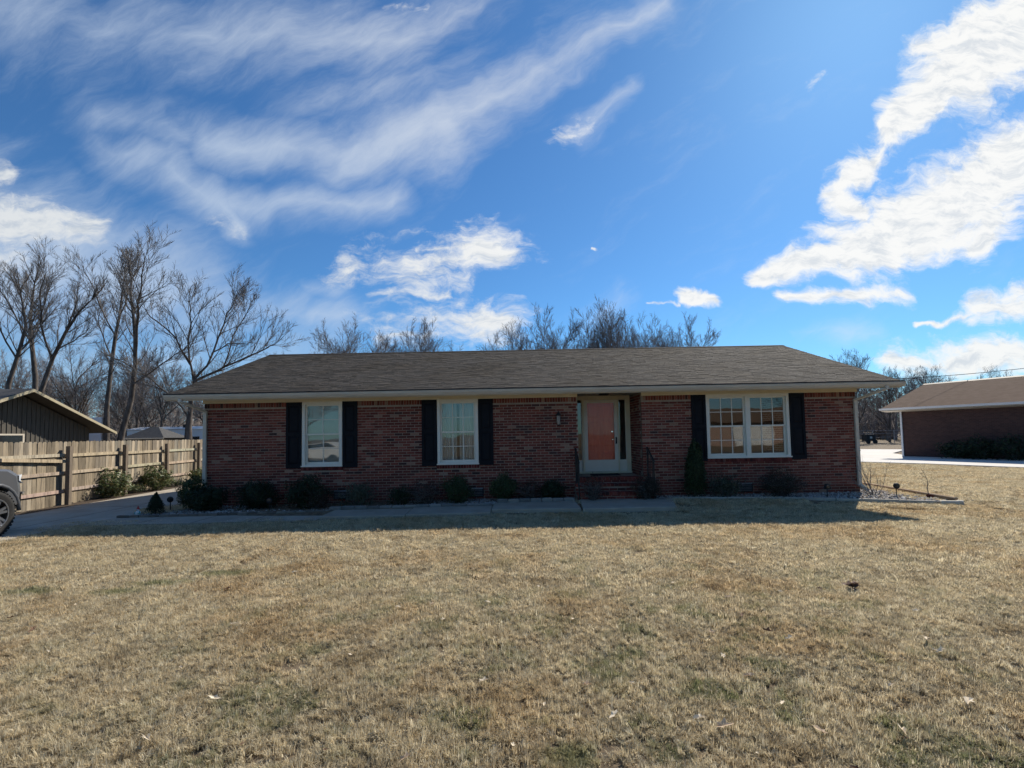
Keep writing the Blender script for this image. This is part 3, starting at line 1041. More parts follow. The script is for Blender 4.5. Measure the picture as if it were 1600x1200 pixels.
# entrance in the alcove
DY = 14.05
ef = MB()
ef.box(ALC[0] + 0.004, ALC[1] - 0.004, DY - 0.02, DY + 0.14, 2.655, 2.77)
for x0, x1 in ((ALC[0] + 0.004, 1.82), (2.045, 2.105), (3.075, 3.115), (3.335, ALC[1] - 0.004)):
    ef.box(x0, x1, DY - 0.02, DY + 0.14, 0.565, 2.654)
ef.box(ALC[0] + 0.004, ALC[1] - 0.004, DY - 0.10, DY + 0.13, 0.52, 0.563)
ef.build('door_frame', 'cream_trim', house)
for x0, x1 in ((1.82, 2.045), (3.115, 3.335)):
    s_ = MB()
    s_.box(x0, x1, DY + 0.03, DY + 0.07, 0.566, 0.90)
    s_.box(x0, x0 + 0.02, DY + 0.03, DY + 0.07, 0.901, 2.65)
    s_.box(x1 - 0.02, x1, DY + 0.03, DY + 0.07, 0.901, 2.65)
    sl = s_.build('sidelight', 'white_vinyl', house)
    MB().box(x0 + 0.02, x1 - 0.02, DY + 0.045, DY + 0.049, 0.901, 2.65).build('pane', 'window_glass', sl)
    MB().box(x0 + 0.04, x1 - 0.04, DY + 0.018, DY + 0.0295, 0.62, 0.85).build('panel', 'white_vinyl', sl)
fd = MB().box(2.11, 3.07, DY + 0.085, DY + 0.13, 0.566, 2.65).build('front_door', 'red_door', house)
for (x0, x1) in ((2.22, 2.54), (2.64, 2.96)):
    for (z0, z1) in ((0.72, 1.18), (1.30, 2.02), (2.13, 2.52)):
        pb = MB()
        e = 0.04
        yb, yt = DY + 0.0845, DY + 0.070
        pb.v = [(x0, yb, z0), (x1, yb, z0), (x1, yb, z1), (x0, yb, z1), (x0 + e, yt, z0 + e), (x1 - e, yt, z0 + e), (x1 - e, yt, z1 - e), (x0 + e, yt, z1 - e)]
        pb.t = [(1, 1, 1)] * 8
        pb.f = [(4, 5, 6, 7), (0, 1, 5, 4), (1, 2, 6, 5), (2, 3, 7, 6), (3, 0, 4, 7)]
        pb.build('panel', 'red_door', fd)
MB().lathe((2.93, DY + 0.084, 1.49), [(0.028, 0), (0.028, -0.01), (0.012, -0.012), (0.012, -0.035), (0.028, -0.045), (0.03, -0.06), (0.015, -0.07)], 12, 'y').build('knob', 'chrome', fd)
MB().lathe((2.93, DY + 0.084, 1.72), [(0.03, 0), (0.03, -0.018), (0.02, -0.022)], 12, 'y').build('deadbolt', 'chrome', fd)
st = MB()
y0, y1 = DY - 0.012, DY + 0.022
st.box(2.108, 2.20, y0, y1, 0.57, 2.648)
st.box(2.98, 3.072, y0, y1, 0.57, 2.648)
st.box(2.20, 2.98, y0, y1, 2.56, 2.648)
st.box(2.20, 2.98, y0, y1, 0.57, 0.62)
sdoor = st.build('storm_door', 'white_vinyl', house)
MB().box(2.20, 2.98, y0 + 0.006, y1 - 0.006, 0.621, 0.905).build('kick_panel', 'white_vinyl', sdoor)
MB().box(2.20, 2.98, y0 + 0.012, y0 + 0.015, 0.906, 2.559).build('glass', 'storm_glass', sdoor)
hd = MB().box(3.005, 3.045, y0 - 0.012, y0 - 0.0005, 1.36, 1.56)
hd.box(3.012, 3.032, y0 - 0.05, y0 - 0.012, 1.47, 1.495)
hd.box(3.008, 3.036, y0 - 0.062, y0 - 0.05, 1.38, 1.53)
hd.build('handle', 'black_iron', sdoor)
MB().lathe((2.55, 13.25, 2.776), [(0.15, 0), (0.15, -0.02), (0.13, -0.05), (0.06, -0.06)], 20).build('ceiling_lamp', 'black_iron', house)

# brick stoop with three risers
sp = MB()
SX0, SX1 = 1.62, 3.60
sp.box(SX0 + .008, SX1 - .008, 12.228, YF + 0.007, -0.2, 0.183)
sp.box(SX0 + .008, SX1 - .008, 12.518, YF + 0.007, 0.184, 0.363)
sp.box(ALC[0] + 0.003, ALC[1] - 0.003, YF + 0.008, DY + 0.2, -0.2, 0.50)
stoop = sp.build('stoop', 'mortar', house)
sb = MB()
for (yf, z0, z1, yt) in ((12.22, -0.2, 0.113, 12.50), (12.51, 0.196, 0.293, 12.79), (12.80, 0.376, 0.43, 14.0)):
    x0, x1 = (SX0, SX1) if yf < 12.7 else (ALC[0] + 0.003, ALC[1] - 0.003)
    for (u, z, l, h) in courses(x0, x1, z0, z1, []):
        t = brick_tint()
        sb.box(u, u + l, yf, yf + 0.06, z, z + h, (t[0] * 1.05, t[1] * 0.8, t[2] * 0.8))
    u = x0
    while u < x1:
        t = brick_tint()
        q = min(u + 0.09, x1)
        sb.box(u, q, yf - 0.015, yf + 0.19, z1 + 0.004, z1 + 0.072, (t[0] * 1.05, t[1] * 0.8, t[2] * 0.8))
        sb.box(u, q, yf + 0.20, yf + 0.40 if yf > 12.7 else yt, z1 + 0.003, z1 + 0.071, (t[0], t[1] * 0.8, t[2] * 0.8))
        u += 0.10
o = sb.build('brickwork', 'brick', stoop)
o['kind'] = 'stuff'
MB().box(2.2, 2.98, 13.35, 13.8, 0.505, 0.52).build('door_mat', 'cloth_black', stoop)

# iron railings
for x in (1.66, 3.56):
    b = MB()
    P0_, P1_ = Vector((x, 12.77, 1.28)), Vector((x, 12.20, 0.96))
    b.obox((P0_ + P1_) / 2, (P1_ - P0_) / 2, (0.022, 0, 0), (0, 0.008, 0.014))
    b.obox((x, 12.17, 0.945), (0.022, 0, 0), (0, 0.04, 0), (0, 0, 0.012))
    rail = b.build('railing', 'black_iron', house)
    MB().box(x - 0.018, x + 0.018, 12.20, 12.236, 0.0, 0.95).build('post', 'black_iron', rail)
    MB().box(x - 0.014, x + 0.014, 12.74, 12.768, 0.3, 1.26).build('post', 'black_iron', rail)
    q0, q1 = Vector((x, 12.75, 0.62)), Vector((x, 12.24, 0.30))
    MB().obox((q0 + q1) / 2, (q1 - q0) / 2, (0.012, 0, 0), (0, 0.005, 0.01)).build('lower_rail', 'black_iron', rail)
    for k in range(1, 4):
        t = k / 4
        lo, hi = q0.lerp(q1, t), P0_.lerp(P1_, t)
        MB().tube([lo, hi], 0.009, 6).build('baluster', 'black_iron', rail)

# coach lamp
lx, ly = 1.225, YF
lb = MB().lathe((lx, ly - 0.002, 2.17), [(0.045, 0), (0.045, -0.012), (0.02, -0.02)], 12, 'y')
lb.tube([(lx, ly - 0.01, 2.17), (lx, ly - 0.07, 2.20), (lx, ly - 0.11, 2.25)], 0.010, 6)
lamp = lb.build('wall_lantern', 'black_iron', house)
MB().lathe((lx, ly - 0.11, 2.16), [(0.075, 0), (0.07, 0.02), (0.03, 0.08), (0.012, 0.10), (0.012, 0.13), (0.003, 0.135)], 8).build('cap', 'black_iron', lamp)
MB().lathe((lx, ly - 0.11, 1.93), [(0.04, 0), (0.055, 0.225)], 8).build('lamp_glass', 'lantern_glass', lamp)
MB().lathe((lx, ly - 0.11, 1.88), [(0.006, 0), (0.02, 0.02), (0.05, 0.045)], 8).build('base', 'black_iron', lamp)
# crawl space vents
for x in (-4.55, -1.0, 6.12):
    v = MB().box(x - 0.21, x + 0.21, YF - 0.012, YF - 0.004, 0.06, 0.30).build('foundation_vent', 'black_plastic', house)
    g = MB()
    for k in range(5):
        g.obox((x, YF - 0.022, 0.10 + k * 0.04), (0.18, 0, 0), (0, 0.006, -0.008), (0, 0.001, 0.001))
    g.box(x - 0.19, x + 0.19, YF - 0.03, YF - 0.0125, 0.275, 0.295)
    g.build('louvre', 'galvanised', v)

# ------------------------------------------------------------------ planting bed
BED = [(-9.2, 11.27), (-8.9, 11.24), (-4.45, 11.48), (-4.35, 11.62), (-0.55, 11.75), (-0.45, 12.02), (1.55, 12.10), (1.6, 12.2), (3.7, 12.2), (4.0, 12.22), (6.6, 11.85), (8.2, 11.38), (9.55, 10.85), (10.0, 10.9), (10.15, 12.4), (10.4, 14.5), (10.6, 18), (9.19, 18), (9.19, 12.9), (-8.22, 12.9), (-8.55, 12.5)]
bedz = lambda x: -0.02 - 0.055 * float(1 - sstep(-6, -0.5, x)) - 0.0 * float(sstep(5, 9, x))
b = MB()
b.v = [(x, y, bedz(x)) for x, y in BED] + [(x, y, -0.2) for x, y in BED]
nb = len(BED)
b.t = [(1, 1, 1)] * (2 * nb)
b.f = [tuple(range(nb))] + [(i, nb + i, nb + (i + 1) % nb, (i + 1) % nb) for i in range(nb)]
bed = tag(b.build('planting_bed', 'mulch'), kind='structure')


def inside(poly, x, y):
    c = False
    j = len(poly) - 1
    for i in range(len(poly)):
        xi, yi = poly[i]
        xj, yj = poly[j]
        if (yi > y) != (yj > y) and x < (xj - xi) * (y - yi) / (yj - yi) + xi:
            c = not c
        j = i
    return c


def inside_np(poly, X, Y):
    c = np.zeros(X.shape, bool)
    j = len(poly) - 1
    for i in range(len(poly)):
        xi, yi = poly[i]
        xj, yj = poly[j]
        if yi != yj:
            c ^= ((yi > Y) != (yj > Y)) & (X < (xj - xi) * (Y - yi) / (yj - yi) + xi)
        j = i
    return c


g = np.random.default_rng(3)
N_ = 26000
gx = g.uniform(-9.2, 10.6, N_)
gy = g.uniform(10.8, 14.5, N_)
ok = inside_np(BED, gx, gy) & ((gy < 12.85) | (gx > 9.2))
gx, gy = gx[ok], gy[ok]
n = len(gx)
base = np.array([(1, 0, 0), (-1, 0, 0), (0, 1, 0), (0, -1, 0), (0, 0, .8), (0, 0, -.8)], float)
rot = g.normal(size=(n, 3, 3)) * 0.35 + np.eye(3)
sz = g.uniform(0.012, 0.034, n)
V = np.einsum('nij,kj->nki', rot, base) * sz[:, None, None]
V += np.stack([gx, gy, np.array([bedz(x) for x in gx]) + sz * 0.4], 1)[:, None, :]
tri = np.array([(0, 2, 4), (2, 1, 4), (1, 3, 4), (3, 0, 4), (2, 0, 5), (1, 2, 5), (3, 1, 5), (0, 3, 5)])
F = (np.arange(n)[:, None, None] * 6 + tri[None]).reshape(-1, 3)
tint = np.array([(0.46, 0.44, 0.41), (0.36, 0.34, 0.32), (0.55, 0.53, 0.50), (0.28, 0.25, 0.23), (0.42, 0.36, 0.30)])[g.integers(0, 5, n)] * g.uniform(0.8, 1.15, (n, 1))
me = npmesh('gravel', V.reshape(-1, 3), F, 'gravel', np.repeat(tint, 6, 0))
o = bpy.data.objects.new('gravel', me)
COL.objects.link(o)
o.parent = bed
o['kind'] = 'stuff'
rr = random.Random(21)


def edging(thing_, name, pts, length, h, w, zf, tints, gap=0.008, m_='edging_stone'):
    pts = [Vector((x, y, 0)) for x, y in pts]
    for p, q in zip(pts, pts[1:]):
        L = (q - p).length
        k = max(1, round(L / length))
        t = (q - p) / L
        s_ = Vector((-t.y, t.x, 0))
        for i in range(k):
            c = p + t * (L * (i + 0.5) / k) + s_ * rr.uniform(-0.012, 0.012)
            tt = (t + s_ * rr.uniform(-0.04, 0.04)).normalized()
            ss = Vector((-tt.y, tt.x, 0))
            z = zf(c.x)
            hh = h * rr.uniform(0.9, 1.1)
            hx = L / k / 2 - gap
            b = MB()
            e = min(0.015, h * 0.2)
            k_ = rr.uniform(0.8, 1.15)
            tn = tuple(v * k_ for v in rr.choice(tints))
            for (a_, zz) in ((1.0, z - 0.15), (1.0, z + hh - e), (0.0, z + hh)):
                for (i_, j_) in ((-1, -1), (1, -1), (1, 1), (-1, 1)):
                    b.v.append(tuple(c + tt * i_ * (hx - (0 if a_ else e)) + ss * j_ * (w / 2 - (0 if a_ else e)) + Vector((0, 0, zz))))
            b.f = [(8, 9, 10, 11)] + [(r4 + i_, r4 + (i_ + 1) % 4, r4 + 4 + (i_ + 1) % 4, r4 + 4 + i_) for r4 in (0, 4) for i_ in range(4)]
            b._t(12, tn)
            b.build(name, m_, thing_)


GREY = [(1, 1, 1), (0.85, 0.85, 0.86), (1.1, 1.07, 1.02), (0.75, 0.74, 0.74)]
e1 = thing('stone_edging', (-1.5, 11.8, 0), 'row of grey concrete edging blocks between gravel bed and front path', 'edging')
edging(e1, 'edging_block', [(-4.42, 11.64), (-0.55, 11.76)], 0.29, 0.085, 0.11, lambda x: -0.05, GREY)
edging(e1, 'edging_block', [(-0.42, 12.03), (1.52, 12.12)], 0.27, 0.085, 0.11, lambda x: 0.0, GREY)
e2 = thing('brick_edging', (-6.8, 11.3, -0.1), 'low dark brick edging of gravel bed along concrete walkway', 'edging')
edging(e2, 'edging_brick', [(-9.22, 11.27), (-8.9, 11.23), (-4.47, 11.46), (-4.40, 11.60)], 0.22, 0.055, 0.09, lambda x: -0.075, [(0.75, 0.68, 0.62), (0.62, 0.55, 0.5), (0.9, 0.84, 0.78)])
e3 = thing('concrete_curb', (7, 11.5, 0), 'pale concrete curb round pointed gravel bed at right house corner', 'edging')
edging(e3, 'curb_segment', [(4.0, 12.22), (6.6, 11.85), (8.2, 11.38), (9.50, 10.88)], 0.62, 0.055, 0.10, lambda x: -0.02 - 0.01 * float(sstep(6, 9, x)), [(1.6, 1.55, 1.42), (1.45, 1.4, 1.28)])
edging(e3, 'curb_segment', [(9.52, 10.84), (9.86, 10.72), (10.02, 10.88)], 0.34, 0.10, 0.12, lambda x: -0.06, [(2.5, 2.4, 2.2)])
e4 = thing('timber_edging', (10.2, 13, 0), 'weathered timber boards edging gravel bed beside right house wall', 'edging')
edging(e4, 'timber', [(10.02, 10.95), (10.16, 12.4), (10.42, 14.5), (10.6, 17.9)], 1.8, 0.10, 0.07, lambda x: -0.03, [(1, 1, 1), (0.85, 0.8, 0.75)], m_='timber')

# ------------------------------------------------------------------ wooden fence
fence = thing('wooden_fence', (-13.2, 16, -0.1), 'weathered dog-eared picket privacy fence with three rails along driveway', 'fence')
FA, FB = Vector((-12.62, 11.78, 0)), Vector((-14.55, 26.2, 0))
FT = (FB - FA).normalized()
FNRM = Vector((FT.y, -FT.x, 0))            # towards the driveway
FL = (FB - FA).length
WOOD = [(0.33, 0.27, 0.19), (0.27, 0.22, 0.155), (0.38, 0.32, 0.235), (0.22, 0.185, 0.14), (0.30, 0.27, 0.215)]
pmesh = []
for k in range(10):
    b = MB()
    w, t, h = 0.069, 0.009, 1.80
    k_ = rr.uniform(0.65, 1.2)
    tn = tuple(v * k_ for v in WOOD[k % 5])
    b.prism([(-w, -t, 0), (w, -t, 0), (w, -t, h - 0.035), (w - 0.03, -t, h), (-w + 0.03, -t, h), (-w, -t, h - 0.035)], (0, 2 * t, 0), tn)
    o = b.build('picket', 'fence_wood')
    pmesh.append(o.data)
    bpy.data.objects.remove(o)
ang = math.atan2(FT.y, FT.x)
k = 0
s_ = 0.07
while s_ < FL:
    o = bpy.data.objects.new('picket', rr.choice(pmesh))
    COL.objects.link(o)
    o.parent = fence
    p = FA + FT * s_
    o.location = p + Vector((0, 0, -0.07 + rr.uniform(-0.012, 0.012))) - ORG[fence] - FNRM * rr.uniform(0, 0.006)
    o.rotation_euler = (rr.uniform(-0.006, 0.006), rr.uniform(-0.008, 0.008), ang)
    s_ += 0.1445
posts = [2.05 + 2.42 * i for i in range(-1, 6)]
for s_ in posts:
    if s_ < 0.5:
        continue
    p = FA + FT * max(s_, 0.05) + FNRM * 0.15
    b = MB().obox((p.x, p.y, 0.72), FT * 0.055, FNRM * 0.055, (0, 0, 0.87), (0.20, 0.16, 0.12))
    b.build('post', 'fence_wood', fence)
for i, (s0, s1) in enumerate(zip([0.0] + posts[1:], posts[1:] + [FL])):
    for j, z in enumerate((0.32, 0.83, 1.32)):
        a_, b_ = FA + FT * (s0 + 0.02) + FNRM * 0.03, FA + FT * (s1 - 0.02) + FNRM * 0.03
        dz_ = rr.uniform(-0.015, 0.015)
        for (pa, pb, tl) in (((a_, b_, 0.0),) if not (i == 0 and j == 2) else ((a_, b_, 0.03), (a_ + Vector((0, 0, 0.0)), b_ + Vector((0, 0, -0.13)), -0.02))):
            pa = pa + Vector((0, 0, z + dz_ + tl))
            pb = pb + Vector((0, 0, z + dz_ + tl))
            sd_ = (pb - pa) / 2
            out_ = FNRM * 0.019
            if tl < 0:
                pa, pb = pa + FNRM * 0.041, pb + FNRM * 0.041
            MB().obox((pa + pb) / 2, sd_, out_, Vector((0, 0, 0.044)), tuple(v * rr.uniform(1.05, 1.25) for v in WOOD[2])).build('rail', 'fence_wood', fence)

# ------------------------------------------------------------------ neighbouring buildings
nl = thing('left_neighbour_house', (-36, 30, 0), 'dark vertical-board house with low gable behind wooden fence at left', 'house')
RY, RZ, EH = 30.0, 5.14, 6.4
GX = -31.15
MB().prism([(GX, 24.7, -0.2), (GX, 35.3, -0.2), (GX, 35.3, 2.72), (GX, RY, 4.92), (GX, 24.7, 2.72)], (-14, 0, 0)).build('wall', 'siding_dark', nl)
nlw = nl.children[0]
y = 24.75
while y < 35.25:
    zt = 4.92 - abs(y + 0.025 - RY) * 0.415
    MB().box(GX + 0.001, GX + 0.035, y, y + 0.05, -0.1, zt - 0.03).build('batten', 'siding_dark', nlw)
    y += 0.30
rf = MB()
for sg in (-1, 1):
    rf.prism([(-30.0, RY, RZ), (-30.0, RY + sg * EH, RZ - 0.415 * EH), (-30.0, RY + sg * EH, RZ - 0.415 * EH - 0.10), (-30.0, RY, RZ - 0.10)], (-16, 0, 0))
nlr = rf.build('roof', 'roof_dark', nl)
for sg in (-1, 1):
    MB().prism([(-29.955, RY, RZ - 0.03), (-29.955, RY + sg * EH, RZ - 0.415 * EH - 0.03), (-29.955, RY + sg * EH, RZ - 0.415 * EH - 0.21), (-29.955, RY, RZ - 0.21)], (-0.043, 0, 0)).build('rake_board', 'trim_tan', nlr)
wn = MB().box(GX + 0.036, GX + 0.07, 28.9, 30.6, 1.2, 2.32).build('window', 'gutter_paint', nl)
MB().box(GX + 0.071, GX + 0.08, 29.02, 30.48, 1.28, 2.22).build('pane', 'dark_glass', wn)
MB().box(-34.0, -33.0, 38.5, 39.3, 0, 3.7).build('chimney', 'white_metal', nl)

shed = thing('garden_shed', (-32, 42, 0), 'small shed with dark grey hipped roof beyond wooden fence', 'shed')
MB().box(-33.9, -30.7, 42.2, 45, -0.2, 2.0).build('wall', 'siding_dark', shed)
b = MB()
b.v = [(-34.2, 41.9, 1.98), (-30.4, 41.9, 1.98), (-30.4, 45.3, 1.98), (-34.2, 45.3, 1.98), (-32.6, 43.3, 2.98), (-31.9, 43.3, 2.98)]
b.t = [(1, 1, 1)] * 6
b.f = [(0, 1, 5, 4), (1, 2, 5), (2, 3, 4, 5), (3, 0, 4), (3, 2, 1, 0)]
b.build('roof', 'roof_dark', shed)
MB().box(-34.2, -30.4, 41.87, 41.897, 1.90, 2.0).build('fascia', 'gutter_paint', shed)
mh = thing('mobile_home', (-33, 50, 0), 'long low white metal home far behind fence at left', 'house')
mhw = MB().box(-38.5, -26, 48, 52, -0.1, 2.85).build('wall', 'white_metal', mh)
for k in range(14):
    MB().box(-38.5, -26, 47.975, 47.999, 0.1 + k * 0.19, 0.1 + k * 0.19 + 0.16).build('siding_board', 'white_metal', mhw)
MB().prism([(-38.7, 47.8, 2.86), (-38.7, 50, 3.18), (-38.7, 52.2, 2.86)], (12.9, 0, 0)).build('roof', 'white_metal', mh)
for x in (-34.2, -31.6):
    MB().box(x - 0.35, x + 0.35, 47.96, 47.974, 1.2, 2.1).build('window', 'dark_glass', mh)
    MB().lathe((x + 0.7, 49, 3.0), [(0.12, 0), (0.12, 0.3), (0.18, 0.3), (0.18, 0.36)], 8).build('roof_vent', 'black_plastic', mh)

ng = thing('right_neighbour_house', (24, 28, 0), 'dark brick neighbour house with brown shingle roof and white gutter', 'house')
NP = Vector((23.6, 29.2, 0))
ND = Vector((0.41, -0.912, 0)).normalized()
NN = Vector((-ND.y, ND.x, 0))              # inward


def npt(a, i, z):
    p = NP + ND * a + NN * i
    return (p.x, p.y, z)


NW = 17.0
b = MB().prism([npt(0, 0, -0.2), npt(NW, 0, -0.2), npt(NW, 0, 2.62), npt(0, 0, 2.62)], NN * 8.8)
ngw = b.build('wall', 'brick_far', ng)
b = MB()
for a in (0, NW - 0.2):
    b.prism([npt(a, 0.01, 2.621), npt(a, 8.79, 2.621), npt(a, 4.4, 4.15)], ND * 0.2)
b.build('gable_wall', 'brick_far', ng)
b = MB()
for (i0, i1) in ((-0.55, 4.4), (9.35, 4.4)):
    b.prism([npt(-0.75, i0, 2.86), npt(-0.75, i1, 4.50), npt(-0.75, i1, 4.42), npt(-0.75, i0, 2.78)], ND * (NW + 1.5))
ngr = b.build('roof', 'roof_brown', ng)
b = MB().prism([npt(-0.75, 4.25, 4.46), npt(-0.75, 4.4, 4.545), npt(-0.75, 4.55, 4.46)], ND * (NW + 1.5))
b.build('ridge_cap', 'drip_edge', ngr)
MB().prism([npt(-0.8, -0.68, 2.86), npt(-0.8, -0.56, 2.86), npt(-0.8, -0.56, 2.74), npt(-0.8, -0.64, 2.74)], ND * (NW + 1.6)).build('gutter', 'white_metal', ng)
MB().prism([npt(-0.75, -0.55, 2.70), npt(-0.75, -0.001, 2.63), npt(-0.75, -0.001, 2.66), npt(-0.75, -0.55, 2.73)], ND * (NW + 1.5)).build('soffit', 'gutter_paint', ng)
b = MB()
b.obox(npt(0.06, -0.05, 1.30), ND * 0.045, NN * 0.035, (0, 0, 1.36))
b.build('downspout', 'white_metal', ng)

# ------------------------------------------------------------------ bare trees
class Tree:
    def __init__(s, seed, twig=0.011):
        s.r = random.Random(seed)
        s.big, s.small = MB(), MB()
        s.twig = twig

    def path(s, p, d, L, n, wander, upw):
        pts = [p]
        d = d.normalized()
        for i in range(n):
            d = d + Vector((s.r.gauss(0, wander), s.r.gauss(0, wander), s.r.gauss(0, wander) + upw))
            d.normalize()
            p = p + d * (L / n)
            pts.append(p)
        return pts

    def children(s, pts, ra, rb_, L, level, maxl, dens, spread=1.0):
        if level >= maxl:
            return
        n = max(2, int(dens[level] * s.r.uniform(0.8, 1.2)))
        k = len(pts) - 1
        lo, hi = ((0.44, 0.70), (0.38, 0.62), (0.32, 0.55), (0.3, 0.5))[min(level, 3)]
        for c in range(n):
            t = 0.15 + 0.83 * (c + s.r.random()) / n
            f = t * k
            i = min(int(f), k - 1)
            p = pts[i].lerp(pts[i + 1], f - i)
            tan = (pts[i + 1] - pts[i]).normalized()
            ax = tan.cross(Vector((s.r.gauss(0, 1), s.r.gauss(0, 1), s.r.gauss(0, 1))))
            if ax.length < 1e-4:
                continue
            a = R(s.r.uniform(22, 50)) * spread
            d = (Matrix.Rotation(a, 3, ax.normalized()) @ tan)
            d.z += 0.20
            cl = L * s.r.uniform(lo, hi) * (1.08 - 0.62 * t)
            if cl < 0.22:
                continue
            rr_ = (ra + (rb_ - ra) * t)
            r1 = max(s.twig, min(rr_ * 0.55, 0.008 + cl * 0.011))
            seg = 5 if cl > 2 else 3 if cl > 0.9 else 2
            ps = s.path(p, d, cl, seg, 0.085, 0.06)
            fine = level + 1 >= maxl or r1 < 0.028
            (s.small if fine else s.big).tube(ps, [r1 + (s.twig * 0.45 - r1) * (q / seg) ** 0.8 for q in range(seg + 1)], 3 if fine else 5, False)
            s.children(ps, r1, s.twig * 0.6, cl, level + 1, maxl, dens, spread)

    def limb(s, pts, r0_, r1_, maxl, dens, jit=0.06, n=9):
        pts = [Vector(p) for p in pts]
        # resample
        out = []
        for (p, q) in zip(pts, pts[1:]):
            out.append(p)
            out.append(p.lerp(q, 0.5) + Vector((s.r.gauss(0, jit), s.r.gauss(0, jit), 0)))
        out.append(pts[-1])
        k = len(out) - 1
        L = sum((b_ - a_).length for a_, b_ in zip(out, out[1:]))
        s.big.tube(out, [r0_ + (r1_ - r0_) * (i / k) ** 0.85 for i in range(k + 1)], n, False)
        s.children(out, r0_, r1_, L, 0, maxl, dens)

    def make(s, name, loc, label, group, bark='bark', twm='twig'):
        t = thing(name, loc, label, 'tree', group)
        s.big.build('trunk', bark, t, True)
        s.small.build('crown', twm, t)
        return t


def photo_tree(seed, Y, limbs, label=None, maxl=4, dens=(14, 9, 8, 5), group='bare trees behind the fence', twig=0.0105, k=1.0):
    lowz = lambda z: z if z < 9 else 9 + (z - 9) * 0.80
    limbs = [(r_ * k, [(x * k, (lowz(z) - 1.68) * k + 1.68) for x, z in p]) for r_, p in limbs]
    Y = Y * k
    T = Tree(seed, twig)
    rng = random.Random(seed)
    for k, (r0_, pts) in enumerate(limbs):
        sl_ = rng.uniform(-0.35, 0.35) if k else 0.03
        zb = pts[0][1]
        yo = 0.0
        P = []
        for (x, z) in pts:
            P.append((x, Y + sl_ * (z - zb if abs(pts[-1][1] - zb) > 2 else abs(x - pts[0][0])), z))
        if k:
            # start the limb on the wood it grows from
            st = Vector(P[0])
            best = min((a_.lerp(b_, t_ / 20) for w_ in wood for a_, b_ in zip(w_, w_[1:]) for t_ in range(21)), key=lambda v: (v - st).length)
            P = [(x, y + best.y - st.y, z) for x, y, z in P]
            P[0] = tuple(best)
        if k == 0:
            wood = []
            P[0] = (P[0][0], P[0][1], -0.25)
        wood.append([Vector(p) for p in P])
        L = sum(math.dist(p, q) for p, q in zip(P, P[1:]))
        if k == 0:
            # trunk: side growth only on the upper part
            T.big.tube([Vector(p) for p in P], [r0_ * 0.62 * (1.35 if i == 0 else 1) * (1 - 0.78 * i / (len(P) - 1)) for i in range(len(P))], 10, False)
            half = [Vector(p) for p in P[max(1, len(P) // 2 - 2):]]
            T.children(half, r0_ * 0.5, r0_ * 0.25, L * 0.45, 0, maxl, dens)
            top = half[-1]
            for q in range(4):
                d = (half[-1] - half[-2]).normalized() + Vector((rng.gauss(0, .35), rng.gauss(0, .35), 0.3))
                ps = T.path(top, d, L * 0.15, 4, 0.09, 0.04)
                T.big.tube(ps, [0.05, 0.04, 0.03, 0.02, 0.008], 5, False)
                T.children(ps, 0.04, 0.012, L * 0.15, 1, maxl, dens)
        else:
            ext = Vector(P[-1]) - Vector(P[-2])
            P.append(tuple(Vector(P[-1]) + ext.normalized() * L * 0.12 + Vector((0, 0, L * 0.05))))
            T.limb(P, r0_ * 0.42, 0.018, maxl, dens)
    x0 = limbs[0][1][0][0]
    return T.make('bare_tree', (x0, Y, -0.1), label, group)


photo_tree(101, 36, k=1.075, limbs=[
    (.30, [(-30.37, 1.26), (-30.54, 4.14), (-30.38, 7.04), (-30.16, 9.96), (-29.91, 11.92), (-29.78, 14.39), (-29.64, 16.0)]),
    (.13, [(-30.16, 9.96), (-31.0, 12.44), (-31.44, 14.42), (-31.82, 15.5)]), (.12, [(-30.4, 8.01), (-31.43, 10.48), (-31.81, 11.96)]),
    (.13, [(-29.91, 11.92), (-29.08, 13.88), (-28.64, 15.4), (-28.42, 16.2)])],
    label='tall bare tree with straight dark trunk right of the neighbour gable')
photo_tree(102, 33, [
    (.33, [(-27.25, 0.62), (-26.86, 2.37), (-26.34, 4.57), (-26.17, 7.0), (-26.26, 8.8), (-26.48, 11.05), (-26.75, 12.87), (-26.7, 14.2)]),
    (.22, [(-26.22, 7.45), (-25.61, 9.68), (-25.2, 11.7), (-24.66, 13.0), (-24.37, 14.2)]), (.13, [(-26.05, 5.67), (-24.96, 6.54), (-23.78, 7.41), (-22.78, 8.06)]),
    (.12, [(-26.48, 11.05), (-27.1, 12.42), (-27.44, 13.4)]), (.11, [(-26.16, 6.78), (-26.97, 7.24), (-28.09, 7.71)])],
    'tall bare tree with leaning forked trunk beside the neighbour eave')
photo_tree(103, 34, [
    (.44, [(-22.98, 1.17), (-22.96, 2.76), (-22.85, 4.34), (-22.65, 5.94)]), (.2, [(-22.74, 5.71), (-22.95, 7.55), (-22.72, 10.32), (-22.71, 11.6)]),
    (.22, [(-22.65, 5.94), (-21.94, 7.07), (-21.52, 9.37), (-21.23, 11.8), (-20.89, 12.6)]), (.25, [(-22.65, 5.85), (-21.75, 6.38), (-20.7, 6.96), (-19.11, 7.71), (-17.75, 8.38), (-17.3, 8.6)]),
    (.16, [(-22.94, 7.09), (-23.62, 8.95), (-24.74, 10.36), (-25.3, 11.0)]), (.16, [(-22.92, 3.21), (-23.86, 4.82), (-25.02, 5.98), (-26.0, 6.6)]),
    (.12, [(-21.64, 8.22), (-20.5, 8.66), (-18.9, 8.54)]), (.12, [(-20.7, 6.96), (-20.42, 9.35), (-19.84, 11.0), (-19.6, 11.9)])],
    'broad spreading bare tree leaning over the left end of the roof')
